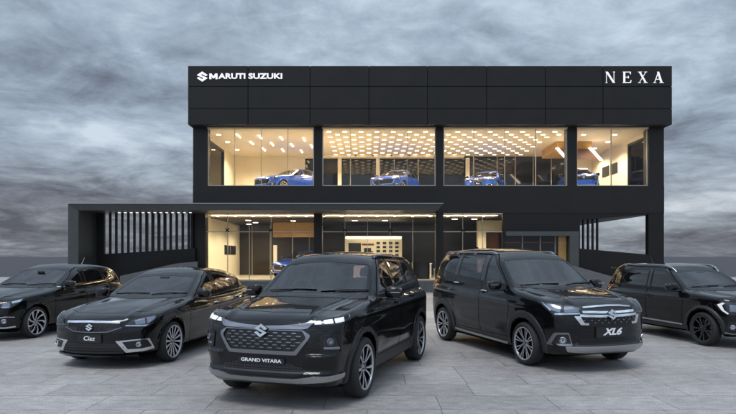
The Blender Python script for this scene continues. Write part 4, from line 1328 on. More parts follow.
for (a, b), (c_, d_) in zip(gcols, gcols[1:] + [(PX(503), PX(503))]):
    w = bpart('shop_window', [(b, c_, YF+.10, YF+.16, fz-.02, fz+.04), (b, c_, YF+.10, YF+.16, gz-.05, gz-.002), (b, c_, YF+.11, YF+.15, PZ(232), PZ(231.2))], 'mullion')
    bpart('window_pane', [(b, c_, YF+.125, YF+.137, fz+.04, gz-.05)], 'window', w)
    n = max(1, round((c_-b)/.98))
    for i in range(1, n):
        x = b + (c_-b)*i/n
        bpart('glass_fin', [(x-.010, x+.010, YF+.14, YF+.24, fz+.04, gz-.05)], 'mullion', w)
        if i % 2:                                     # spider clamps
            bm = bmesh.new()
            for s in (1, -1):
                q = Matrix.Rotation(s*math.radians(45), 3, 'Y')
                rbox(bm, (x-BO.x, YF+.09-BO.y, PZ(230)-BO.z), (.24, .03, .045), .01, q, 1)
            obj('glass_clamp', bm, MAT['black_wall'], w)
# wall right of the glazing, entrance and open porch
e0, e1, ez = PX(505), PX(568), PZ(236)
bpart('wall', [(PX(503), PX(505), YF, YF+.3, 0, gz), (PX(505), PX(577), YF, YF+.3, PZ(231.5), gz)], 'black_wall')
ef = bpart('entrance_frame', [(PX(505), PX(577), YF-.25, YF+.28, ez, PZ(231.5)), (PX(568), PX(577), YF-.25, YF+.28, 0, ez)], 'grey_metal')
bpart('entrance_door', [(e0, e1, YF+.14, YF+.18, .1, ez)], 'dark_glass', ef)
for px in (523, 541, 556):
    bpart('door_frame', [(PX(px)-.025, PX(px)+.025, YF+.11, YF+.137, .1, ez-.002)], 'grey')
bpart('door_post', [(PX(559), PX(567), YF+.08, YF+.138, .1, ez-.003)], 'gold')
bpart('door_transom', [(e0, PX(558), YF+.105, YF+.137, PZ(243), PZ(242))], 'brown')
o0, o1 = PX(580), PX(648.5)
bm = bmesh.new()
for q in ([(PX(577), 0), (xR, 0), (xR, PZ(254.8)), (o1, PZ(254.5)), (o0, PZ(248.5)), (PX(577), PZ(248.2))],
          [(PX(577), PZ(248.2)), (o0, PZ(248.5)), (o0, PZ(220)), (PX(577), PZ(220.3))],
          [(o1, PZ(254.5)), (xR, PZ(254.8)), (xR, PZ(214.3)), (o1, PZ(214.5))],
          [(PX(577), PZ(220.3)), (o0, PZ(220)), (o1, PZ(214.5)), (xR, PZ(214.3)), (xR, gz), (PX(577), gz)]):
    prism(bm, [(x-BO.x, 0, z) for x, z in q], (0, .30, 0))
bmesh.ops.remove_doubles(bm, verts=bm.verts[:], dist=1e-4)
obj('porch_wall', bm, MAT['black_wall'], B)
for px, w in ((584.3, 1.3), (589.2, 1.5), (593.8, 1.4), (598.4, 1.5)):
    bpart('louvre', [(PX(px)-w/2/SC, PX(px)+w/2/SC, YF+.08, YF+.22, PZ(251), PZ(217))], 'black_wall')
for k in range(4):
    downlight(PX(586+k*11), YF+.9+.5*k, gz-.012, .13, 'spot')

# ---- lettering on the fascia
def stand(o, x, y, z):
    o.matrix_local = Matrix.Translation(Vector((x, y, z)) - BO) @ Matrix.Rotation(math.radians(90), 4, 'X')
yf = 26.50
for word, p0, p1 in (('ARUTI', 218.6, 245.4), ('SUZUKI', 248.6, 282.3)):
    t = text_mesh(word, .34, MAT['sign'], 'lettering', .02, 0, .009, 1.0); t.parent = B
    xs = [v.co.x for v in t.data.vertices]; ys = [v.co.y for v in t.data.vertices]
    W_, H_ = (p1-p0)*26.5/589, 5.5*26.5/589
    for v in t.data.vertices:
        v.co.x = (v.co.x - (max(xs)+min(xs))/2) * W_/(max(xs)-min(xs)); v.co.y *= H_/(max(ys)-min(ys))
    stand(t, PX((p0+p1)/2, 26.5), yf-.024, PZ(76.5, 26.5))
H_ = 5.5*26.5/589; W_ = (217.6-209.6)*26.5/589
bm = bmesh.new()
prism(bm, [((x-.5)*W_, (z-.5)*H_, 0) for x, z in ((0,0),(0,1),(.27,1),(.5,.46),(.73,1),(1,1),(1,0),(.76,0),(.76,.60),(.59,.16),(.41,.16),(.24,.60),(.24,0))], (0, 0, .04))
stand(obj('lettering', bm, MAT['sign'], B), PX(213.6, 26.5), yf-.002, PZ(76.5, 26.5))
e = emblem('emblem', .46, .04, MAT['sign'], B)
stand(e, PX(202.4, 26.5), yf-.002, PZ(76.7, 26.5))
def serif_letter(ch):
    """roman capitals on a unit height: lists of outlines"""
    t, T, s, k = .035, .125, .07, .03       # hairline, stem, serif, serif height
    def bar(x, w, ser=s): return [[(x, k), (x+w, k), (x+w, 1-k), (x, 1-k)], [(x-ser, 0), (x+w+ser, 0), (x+w+ser, k), (x-ser, k)], [(x-ser, 1-k), (x+w+ser, 1-k), (x+w+ser, 1), (x-ser, 1)]]
    def diag(x0, z0, x1, z1, w): return [[(x0, z0), (x0+w, z0), (x1+w, z1), (x1, z1)]]
    if ch == 'N': return bar(.08, t) + bar(.74, t) + diag(.66, 0.001, .04, .999, .17)
    if ch == 'E': return bar(.08, T, .05) + [[(T+.08, 0), (.62, 0), (.66, .24), (.62, .24), (.56, k+.02), (T+.08, k+.02)], [(T+.08, 1), (.60, 1), (.62, .78), (.58, .78), (.53, .98-k), (T+.08, .98-k)],
                                              [(T+.08, .485), (.42, .485), (.42, .40), (.46, .40), (.46, .62), (.42, .62), (.42, .53), (T+.08, .53)]]
    if ch == 'X': return diag(.60, k, .06, 1-k, .15) + diag(.08, k, .66, 1-k, .045) + [[(.50, 0), (.86, 0), (.86, k), (.50, k)], [(-.02, 0), (.24, 0), (.24, k), (-.02, k)], [(-.03, 1-k), (.33, 1-k), (.33, 1), (-.03, 1)], [(.54, 1-k), (.80, 1-k), (.80, 1), (.54, 1)]]
    if ch == 'A': return diag(.62, k, .32, 1, .16) + diag(.08, k, .38, .93, .05) + [[(.20, .30), (.60, .30), (.585, .345), (.215, .345)], [(.52, 0), (.90, 0), (.90, k), (.52, k)], [(-.02, 0), (.24, 0), (.24, k), (-.02, k)]]
H = 11.0*26.5/589
for ch, p0, p1 in (('N', 605.3, 614.8), ('E', 622.6, 631.2), ('X', 637.8, 647.5), ('A', 653.0, 663.6)):
    bm = bmesh.new()
    ol = serif_letter(ch)
    xs = [x for q in ol for x, _ in q]; x0, x1 = min(xs), max(xs)
    for i, q in enumerate(ol):
        pts = [(PX(p0 + (x-x0)/(x1-x0)*(p1-p0), 26.5)-BO.x, yf-.03-.001*i-BO.y, PZ(82.9, 26.5)+z*H) for x, z in q]
        prism(bm, pts, (0, .03, 0))
    obj('letter', bm, MAT['sign'], B)

# ---- canopy with its louvred screen at the left
cn = empty('canopy', (PX(68, 25), 25, 0)); tag(cn, 'long flat canopy with grey edge reaching left from the showroom front', 'canopy')
CO = Vector(cn.location)
def cpart(name, boxes, mat, parent=None):
    bm = bmesh.new()
    for d in boxes: box(bm, *d)
    for w in bm.verts: w.co -= CO
    return obj(name, bm, MAT[mat], parent or cn)
bm = bmesh.new()
x0, x1, xi = PX(68, 25), PX(443.5, 25), PX(438.5, 25)
zt, zb = PZ(203, 25), PZ(210, 25)
# the front edge leans back, mitred at both ends
pts_t = [(x0, 25.0, zt), (x1, 25.0, zt), (x1, 27.0, zt), (x0, 27.0, zt)]
pts_b = [(PX(77, 25), 25.12, zb), (xi, 25.12, zb), (xi, 27.0, zb), (PX(77, 25), 27.0, zb)]
a = [bm.verts.new(Vector(p)-CO) for p in pts_t]; b = [bm.verts.new(Vector(p)-CO) for p in pts_b]
bm.faces.new(a); bm.faces.new(b[::-1])
for i in range(4):
    j = (i+1) % 4; bm.faces.new((a[i], b[i], b[j], a[j]))
obj('roof_slab', bm, MAT['grey_metal'], cn)
bm = bmesh.new()
a = [bm.verts.new(Vector(p)-CO) for p in ((x0, 25.0, 0), (x0, 25.0, zt-.004), (x0, 27.0, zt-.004), (x0, 27.0, 0))]
b = [bm.verts.new(Vector(p)-CO) for p in ((PX(77, 25), 25.12, 0), (PX(77, 25), 25.12, zb-.002), (PX(77, 25), 27.0, zb-.002), (PX(77, 25), 27.0, 0))]
bm.faces.new(a); bm.faces.new(b[::-1])
for i in range(4):
    j = (i+1) % 4; bm.faces.new((a[i], b[i], b[j], a[j]))
obj('side_post', bm, MAT['grey_metal'], cn)
cpart('edge_trim', [(x0, x1, 24.985, 24.998, zt-.035, zt+.004)], 'trim')
for k in range(13):
    cpart('spot_light', [(PX(116+6*k, 26)-.045, PX(116+6*k, 26)+.045, 26.3, 26.4, zb-.02, zb-.002)], 'spot')
ls = empty('louvred_screen', (PX(104, 26.8), 26.8, 0)); tag(ls, 'black wall with upright louvres under the canopy', 'screen wall')
CO = Vector(ls.location)
Y = 26.8
s0, s1 = PX(104, Y), PX(190.5, Y)
bm = bmesh.new()
for q in ([(PX(77, Y), 0), (PX(195, Y), 0), (PX(195, Y), PZ(248.3, Y)), (s0, PZ(254, Y)), (PX(77, Y), PZ(254, Y))],
          [(PX(77, Y), PZ(254, Y)), (s0, PZ(254, Y)), (s0, zb), (PX(77, Y), zb)],
          [(s1, PZ(248.6, Y)), (PX(193, Y)-.01, PZ(248.45, Y)), (PX(193, Y)-.01, zb), (s1, zb)]):
    prism(bm, [(x-CO.x, 0, z) for x, z in q], (0, .15, 0))
obj('wall', bm, MAT['black_wall'], ls)
n = 14
for i in range(n):
    a_ = 108.6 + i*6.05
    w = (2.0 if i < 6 else 2.7 if i < 10 else 2.2)
    bm = bmesh.new(); box(bm, PX(a_, Y)-CO.x, PX(a_+w, Y)-CO.x, .03, .12, PZ(254.5, Y), zb)
    obj('louvre', bm, MAT['black_wall'], ls)

# ---- low concrete ramp walls
def ramp(name, label, pts, y, t):
    bm = bmesh.new(); x0 = pts[0][0]
    prism(bm, [(x-x0, 0, z) for x, z in pts], (0, t, 0))
    o = obj(name, bm, MAT['concrete']); o.location = (x0, y, 0)
    tag(o, label, 'ramp wall')
ramp('ramp_wall', 'low sloping concrete wall below the louvred screen', [(PX(120, 26), 0), (PX(196, 26), 0), (PX(196, 26), PZ(261.5, 26)), (PX(176, 26), PZ(263.5, 26)), (PX(120, 26), PZ(276, 26))], 26.0, .25)
ramp('ramp_wall', 'low sloping concrete wall in front of the open porch', [(PX(573, 26), 0), (PX(668, 26), 0), (PX(668, 26), PZ(289, 26)), (PX(614, 26), PZ(277, 26)), (PX(573, 26), PZ(265.5, 26))], 26.0, .25)

# ---- things inside
def inside(name, label, cat, loc, boxes, mat, group=None, bev=0.0):
    bm = bmesh.new()
    for d in boxes: box(bm, *d)
    if bev: bmesh.ops.bevel(bm, geom=bm.edges[:], offset=bev, segments=2, affect='EDGES')
    o = obj(name, bm, MAT[mat]); o.location = loc
    return tag(o, label, cat, group)
db = inside('display_board', 'cream display wall with black screen and rows of small black samples', 'display', (PX(345, 33), 33.0, fz), [(0, PX(402, 33)-PX(345, 33), 0, .25, 0, PZ(236, 33)-fz)], 'cream')
def dpart(name, x0, x1, z0, z1, mat):
    bm = bmesh.new(); box(bm, PX(x0, 33)-db.location.x, PX(x1, 33)-db.location.x, -.03, -.002, PZ(z1, 33)-fz, PZ(z0, 33)-fz)
    obj(name, bm, MAT[mat], db)
dpart('screen', 348.5, 361, 243, 255.5, 'poster'); dpart('shelf', 362, 374, 243.5, 245.5, 'brown'); dpart('screen', 364, 371, 248, 256, 'poster')
dpart('header', 346, 401, 237, 238.2, 'led')
for i in range(4):
    for k in range(4):
        dpart('sample', 376.5+i*6.2, 380+i*6.2, 242+k*4, 244.2+k*4, 'poster')
inside('reception_desk', 'black box shaped counter behind the middle shop window', 'counter', (PX(421, 29), 29.0, fz), [(-.42, .42, 0, .7, 0, .84)], 'dark_glass', bev=.01)
inside('display_post', 'slim cream post beside the blue car downstairs', 'post', (PX(273.5, 31), 31.6, fz), [(-.09, .09, -.09, .09, 0, PZ(245, 31)-fz)], 'cream')
def table_set():
    t = empty('side_table', (PX(424, 31), 31.0, fz)); tag(t, 'small white table on four thin legs behind the counter', 'table')
    bm = bmesh.new(); rbox(bm, (0, 0, .74), (.8, .6, .04), .015); obj('table_top', bm, MAT['white'], t)
    for sx in (-1, 1):
        for sy in (-1, 1):
            bm = bmesh.new(); tube(bm, [(sx*.34, sy*.24, 0), (sx*.34, sy*.24, .722)], .018, 8); obj('leg', bm, MAT['white'], t)
    for k, (dx, lab) in enumerate(((-.75, 'white chair left of the small table'), (.75, 'white chair right of the small table'))):
        c = empty('chair', (PX(424, 31)+dx, 31.0, fz), math.pi/2*(1 if dx > 0 else -1)); tag(c, lab, 'chair', 'chairs at the small table')
        bm = bmesh.new(); rbox(bm, (0, 0, .45), (.44, .44, .04), .015); obj('seat', bm, MAT['white'], c)
        bm = bmesh.new(); rbox(bm, (0, -.21, .72), (.42, .03, .36), .012); obj('backrest', bm, MAT['white'], c)
        for sx in (-1, 1):
            for sy in (-1, 1):
                bm = bmesh.new(); tube(bm, [(sx*.19, sy*.19, 0), (sx*.19, sy*.19, .432 if sy > 0 else .56)], .015, 8); obj('leg', bm, MAT['white'], c)
table_set()

# the light the ceiling fittings throw down into the rooms
def room_spot(x, y, z, power, cone=150):
    l = bpy.data.lights.new('ceiling_spot', 'SPOT'); l.energy = power; l.color = (1.0, 0.86, 0.62)
    l.spot_size = math.radians(cone); l.spot_blend = 0.5; l.shadow_soft_size = 0.25
    o = bpy.data.objects.new('ceiling_spot', l); C.objects.link(o); o.location = (x, y, z)
for x, y, p in ((-6.4, 29.2, 1), (-4.2, 29.2, 1), (-6.4, 32.2, 1), (-4.2, 32.2, 1), (-1.0, 29.0, 1), (1.6, 29.0, 1), (-1.0, 32.0, 1), (1.6, 32.0, 1),
             (4.6, 29.0, 1), (6.6, 29.0, 1), (8.2, 29.0, .8), (4.6, 32.0, 1), (6.6, 32.0, 1), (8.2, 32.0, .8), (11.6, 28.6, 1), (11.9, 30.6, 1), (12.2, 33.0, 1)):
    room_spot(x, y, zc-.10, 620*p)
for x, y, p in ((-6.2, 28.6, 1), (-3.6, 28.6, .8), (-6.2, 31.0, 1.2), (-6.2, 33.6, 1.2), (-3.8, 31.5, .6), (-1.0, 28.6, .7), (1.4, 28.6, .7), (.4, 31.2, .8), (4.2, 28.6, .7), (5.4, 29.4, .9)):
    room_spot(x, y, gz-.115, 380*p)
# ------------------------------------------------------------------ the cars
MAT['tail'] = material('tail_lamp_red', (0.25, 0.01, 0.01), 0.15, coat=1.0)
def pose(root, X, Z, deg):
    """front axle at X (right), Z (away) ; deg: nose turned from facing the camera towards the right"""
    root.location = (X, Z, 0)
    root.rotation_euler = (0, 0, math.radians(-90 + deg))

def grid_rects(y0, y1, z0, z1, ny, nz, fw, fh, stagger=True, inside=None, skew=0.0):
    out = []
    for j in range(nz):
        for i in range(-1, ny+1):
            yc = y0 + (i + .5 + (.5 if (stagger and j % 2) else 0))*(y1-y0)/ny; zc = z0 + (j+.5)*(z1-z0)/nz
            hw_, hh = (y1-y0)/ny*fw/2, (z1-z0)/nz*fh/2
            q = [(yc-hw_, zc), (yc-hw_*.6, zc+hh), (yc+hw_*.6, zc+hh), (yc+hw_, zc), (yc+hw_*.6, zc-hh), (yc-hw_*.6, zc-hh)]
            if inside is None or inpoly(inside, np.array(q)).all(): out.append(q)
    return out

def car_gv(paint=None):
    S = SPEC['gv']; CUR['S'] = S
    root = empty('parked_car')
    sk = build_car(S, paint or MAT['paint'], root, h=.018)
    add_wheels(root, 'gv', S, .255, .225, dict(kind='twin', n=5, i0=.13, i1=.27, wd=.15, mat='rim'))
    add_mirror(root, S, MAT['gloss_black'])
    cowl(sk, root, S); wipers(sk, root, S)
    for k, x, z in ((0, -1.30, 1.01), (1, -2.14, 1.04)): handle(sk, S, x, z, k)
    yr = curve([(-1.1,.565),(-1.6,.60),(-2.4,.59),(-2.95,.53)])
    rails(sk, root, -1.15, -2.75, yr, MAT['dark_chrome'], .03, .015)
    fin(sk, root, -2.75, MAT['gloss_black'])
    # chrome strip under the side windows
    sk.ribbon('window_strip', MAT['chrome'], [(-.70,1.14),(-1.44,1.175),(-2.15,1.205),(-2.74,1.235)], SIDE, .016, root, .006, .01, True)
    # nose
    head_lamp(sk, root, [(.73,.49,.945),(.58,.66,.972),(.40,.80,.992),(.44,.825,.955),(.564,.80,.912),(.66,.70,.893),(.75,.52,.893)],
        blocks=[[(.725,.535,.928),(.68,.59,.934),(.69,.60,.903),(.735,.55,.900)], [(.665,.615,.938),(.60,.68,.948),(.61,.69,.910),(.675,.625,.905)], [(.585,.695,.952),(.50,.765,.965),(.515,.775,.925),(.60,.71,.913)]])
    g = [(-.445,.828),(.445,.828),(.485,.765),(.372,.632),(-.372,.632),(-.485,.765)]
    sk.patch('grille', MAT['mesh'], g, FRONT, root, .004, .01, r=.02)
    sk.multi('grille_ornament', MAT['dark_chrome'], grid_rects(-.46,.46,.64,.825,9,6,.62,.36,True,g), FRONT, root, .012, .01, 0, .05)
    sk.multi('grille_lattice', MAT['gloss_black'], grid_rects(-.46,.46,.64,.825,18,6,.50,.82,True,g), FRONT, root, .008, .008, 0, .05)
    fr = [(-.45,.84),(.45,.84),(.53,.795),(.522,.76),(.395,.588),(-.395,.588),(-.522,.76),(-.53,.795)]
    sk.patch('grille_frame', MAT['dark_chrome'], fr, FRONT, root, .022, .03, holes=[inset(g, -.004)], r=.02, grid=.03)
    bd = [(-.57,.935),(-.42,.90),(-.2,.882),(0,.876),(.2,.882),(.42,.90),(.57,.935),(.50,.86),(.45,.850),(0,.842),(-.45,.850),(-.50,.86)]
    sk.patch('bonnet_strip', MAT['dark_chrome'], bd, FRONT, root, .018, .025, r=.01, grid=.04)
    badge(sk, root, .832, .145, .04)
    for nm, pts, mt, off in (('fog_lamp_bezel', [(.765,.63,.80),(.652,.78,.805),(.595,.815,.59),(.78,.635,.615)], 'gloss_black', .010),):
        sk.patch(nm, MAT[mt], pts, DIAG, root, off, .02, r=.03, mirror=True, holes=[[(.755,.648,.775),(.66,.765,.78),(.615,.79,.62),(.765,.655,.64)]])
    sk.patch('fog_lamp_pocket', MAT['mesh'], [(.755,.648,.775),(.66,.765,.78),(.615,.79,.62),(.765,.655,.64)], DIAG, root, .003, .01, r=.02, mirror=True)
    round_lamp(sk, root, 'fog_lamp', (.70,.705,.725), .036, mat='lamp_in')
    sk.patch('fog_lamp_bar', MAT['lamp_in'], [(.75,.66,.672),(.63,.775,.672),(.625,.785,.645),(.755,.662,.652)], DIAG, root, .008, .012, r=.006, mirror=True)
    low = [(-.32,.500),(.32,.500),(.50,.43),(.43,.372),(-.43,.372),(-.50,.43)]
    sk.patch('lower_grille', MAT['mesh'], low, FRONT, root, .006, .02, r=.02)
    sk.multi('lower_slat', MAT['clad'], [[(-.46,z),(.46,z),(.46,z+.012),(-.46,z+.012)] for z in (.395,.425,.452)], FRONT, root, .016, .014, 0, .06)
    sk.multi('lower_rib', MAT['clad'], [[(y,.38),(y+.012,.38),(y+.012,.485),(y,.485)] for y in np.arange(-.40,.40,.05)], FRONT, root, .011, .01, 0, .06)
    sk.patch('skid_plate', MAT['satin'], [(-.80,.378),(-.58,.380),(-.36,.352),(.36,.352),(.58,.380),(.80,.378),(.78,.322),(.42,.298),(-.42,.298),(-.78,.322)], FRONT, root, .018, .03, r=.02, grid=.04)
    number_plate(sk, root, .275, .487, .550, 'GRAND VITARA', .048, 0, .0012, 1.38)
    tail_lamp(sk, root, [(-3.2,.78,1.06),(-3.40,.60,1.07),(-3.45,.55,1.0),(-3.25,.80,.97)], MAT['tail'])
    return root

def car_xl6(paint=None):
    S = SPEC['xl6']; CUR['S'] = S
    root = empty('parked_car')
    sk = build_car(S, paint or MAT['paint'], root, h=.018)
    add_wheels(root, 'xl6', S, .243, .20, dict(kind='twin', n=8, i0=.06, i1=.135, wd=.088, mat='rim'))
    add_mirror(root, S, MAT['gloss_black'])
    cowl(sk, root, S); wipers(sk, root, S)
    for k, x, z in ((0, -1.22, 1.03), (1, -2.26, 1.13)): handle(sk, S, x, z, k, mat=MAT['chrome'])
    yr = curve([(-1.1,.555),(-1.6,.60),(-2.4,.60),(-3.2,.54)])
    rails(sk, root, -1.20, -3.20, yr, MAT['satin'], .04, .018, feet=(.05,.35,.7,.95))
    fin(sk, root, -2.9, MAT['gloss_black'])
    for w, x in (('', -1.335), ('', -2.345)):
        pass
    sk.multi('pillar_cover', MAT['pillar'], [[(-1.262,1.20),(-1.30,1.62),(-1.425,1.63),(-1.385,1.205)], [(-2.275,1.26),(-2.295,1.65),(-2.425,1.65),(-2.405,1.27)]], SIDE, root, .007, .012, .01, .05, True)
    head_lamp(sk, root, lit='lamp_bright', pts=[(.29,.81,.975),(.588,.635,.948),(.737,.368,.908),(.79,.45,.808),(.606,.743,.793),(.536,.777,.838)],
        inner=[[(.42,.75,.945),(.60,.62,.93),(.62,.66,.835),(.55,.76,.86)], [(.63,.60,.925),(.73,.42,.90),(.76,.47,.84),(.66,.62,.835)]],
        blocks=[[(.60,.735,.822),(.775,.455,.832),(.785,.46,.812),(.606,.743,.800)], [(.34,.79,.962),(.55,.775,.85),(.56,.765,.865),(.39,.775,.962)]])
    g = [(-.40,.90),(0,.915),(.40,.90),(.50,.79),(.41,.655),(-.41,.655),(-.50,.79)]
    sk.patch('grille', MAT['mesh'], g, FRONT, root, .004, .01, r=.02)
    sk.multi('grille_ornament', MAT['gloss_black'], grid_rects(-.44,.44,.66,.765,12,3,.8,.8,True,g), FRONT, root, .010, .01, 0, .05)
    sk.multi('grille_accent', MAT['dark_chrome'], grid_rects(-.42,.42,.675,.745,8,2,.30,.35,True,g), FRONT, root, .014, .006, 0, .05)
    sk.ribbon('grille_top_strip', MAT['chrome'], [(-.40,.893),(-.2,.908),(0,.913),(.2,.908),(.40,.893)], FRONT, .020, root, .018, .02)
    sk.ribbon('grille_bar', MAT['chrome'], [(-.43,.838),(-.2,.832),(0,.828),(.2,.832),(.43,.838)], FRONT, .030, root, .022, .026)
    sk.ribbon('grille_bar', MAT['chrome'], [(-.47,.793),(-.2,.783),(0,.780),(.2,.783),(.47,.793)], FRONT, .032, root, .022, .026)
    sk.patch('grille_corner', MAT['chrome'], [(.47,.785),(.545,.785),(.47,.668),(.36,.662),(.36,.688),(.42,.695)], FRONT, root, .020, .025, r=.01, grid=.03, mirror=True)
    badge(sk, root, .805, .150, .035)
    number_plate(sk, root, .27, .49, .64, 'XL6', .125, .35, .005, 1.35)
    mid = [(-.46,.47),(.46,.47),(.56,.40),(.54,.375),(-.54,.375),(-.56,.40)]
    sk.patch('lower_grille', MAT['mesh'], mid, FRONT, root, .006, .02, r=.02)
    sk.multi('lower_slat', MAT['gloss_black'], [[(-.5,z),(.5,z),(.5,z+.012),(-.5,z+.012)] for z in (.395,.42,.445)], FRONT, root, .014, .012, 0, .06)
    fog = [(.48,.79,.375),(.61,.75,.555),(.745,.61,.562),(.765,.565,.375)]
    sk.patch('fog_lamp_frame', MAT['dark_chrome'], fog, DIAG, root, .012, .02, holes=[[(.56,.755,.395),(.635,.72,.53),(.735,.61,.537),(.75,.58,.395)]], r=.02, mirror=True)
    sk.patch('fog_lamp_pocket', MAT['mesh'], fog, DIAG, root, .003, .01, r=.02, mirror=True)
    round_lamp(sk, root, 'fog_lamp', (.69,.668,.452), .048)
    sk.patch('skid_plate', MAT['satin'], [(-.66,.372),(.66,.372),(.62,.30),(.40,.285),(-.40,.285),(-.62,.30)], FRONT, root, .018, .03, r=.02, grid=.04)
    sk.ribbon('sill_strip', MAT['satin'], [(-2.26,.292),(-1.4,.275),(-.46,.262)], SIDE, .038, root, .014, .018, True)
    tail_lamp(sk, root, [(-3.15,.77,1.16),(-3.42,.62,1.17),(-3.50,.52,1.0),(-3.30,.76,.98)], MAT['tail'])
    return root

def car_ciaz(paint=None):
    S = SPEC['ciaz']; CUR['S'] = S
    root = empty('parked_car')
    sk = build_car(S, paint or MAT['paint'], root)
    add_wheels(root, 'ciaz', S, .247, .195, dict(kind='thin', n=14, wd=.075, mat='rim'))
    add_mirror(root, S, MAT['gloss_black'])
    cowl(sk, root, S); wipers(sk, root, S)
    for k, x, z in ((0, -1.46, .80), (1, -2.42, .845)): handle(sk, S, x, z, k, mat=MAT['chrome'])
    sk.ribbon('window_strip', MAT['chrome'], [(-.74,.918),(-1.58,.935),(-2.4,.972),(-2.84,.992)], SIDE, .014, root, .006, .01, True)
    head_lamp(sk, root, lit='lamp_bright', pts=[(.76,.455,.612),(.69,.545,.70),(.50,.69,.745),(.30,.81,.782),(.40,.80,.70),(.469,.784,.652),(.586,.722,.598)],
        inner=[[(.66,.57,.69),(.55,.66,.72),(.57,.68,.64),(.67,.60,.635)], [(.53,.675,.725),(.42,.755,.745),(.46,.765,.67),(.55,.70,.645)]],
        blocks=[[(.745,.49,.632),(.60,.71,.628),(.50,.77,.66),(.50,.77,.645),(.59,.72,.608),(.745,.485,.617)]])
    g = [(-.40,.655),(.40,.655),(.43,.605),(.24,.545),(-.24,.545),(-.43,.605)]
    sk.patch('grille', MAT['mesh'], g, FRONT, root, .004, .01, r=.02)
    sk.multi('grille_rib', MAT['clad'], [[(y,.55),(y+.010,.55),(y+.010,.65),(y,.65)] for y in np.arange(-.22,.22,.024)] + [[(s*y,.605-.0*y),(s*y+.010,.605),(s*y+.010,.65),(s*y,.65)] for y in np.arange(.24,.39,.024) for s in (1,-1)], FRONT, root, .012, .01, 0, .06)
    sk.ribbon('grille_strip', MAT['chrome'], [(-.41,.665),(-.2,.672),(0,.675),(.2,.672),(.41,.665)], FRONT, .026, root, .018, .02)
    sk.ribbon('grille_lower_strip', MAT['dark_chrome'], [(-.44,.60),(-.26,.540),(0,.532),(.26,.540),(.44,.60)], FRONT, .010, root, .012, .015)
    badge(sk, root, .605, .105, .028)
    number_plate(sk, root, .19, .385, .510, 'Ciaz', .085, .15, .001, 1.2)
    low = [(-.40,.375),(.40,.375),(.50,.30),(.46,.225),(-.46,.225),(-.50,.30)]
    sk.patch('lower_grille', MAT['mesh'], low, FRONT, root, .004, .02, r=.02)
    sk.multi('lower_slat', MAT['clad'], [[(-.47,z),(.47,z),(.47,z+.012),(-.47,z+.012)] for z in (.25,.285,.32)], FRONT, root, .014, .012, 0, .06)
    fog = [(.815,.37,.412),(.70,.57,.428),(.56,.735,.438),(.465,.765,.275),(.60,.66,.258),(.745,.49,.248)]
    hole = [(.775,.45,.395),(.70,.58,.410),(.585,.715,.420),(.52,.755,.315),(.62,.66,.298),(.735,.51,.295)]
    sk.patch('fog_lamp_frame', MAT['chrome'], fog, DIAG, root, .014, .02, holes=[hole], r=.012, grid=.025, mirror=True)
    sk.patch('fog_lamp_pocket', MAT['mesh'], fog, DIAG, root, .003, .01, r=.012, mirror=True)
    round_lamp(sk, root, 'fog_lamp', (.66,.63,.355), .038)
    sk.ribbon('front_lip', MAT['gloss_black'], [(-.62,.205),(-.3,.185),(.3,.185),(.62,.205)], FRONT, .05, root, .03, .03)
    tail_lamp(sk, root, [(-3.35,.72,.92),(-3.55,.55,.93),(-3.58,.50,.83),(-3.40,.72,.80)], MAT['tail'])
    return root

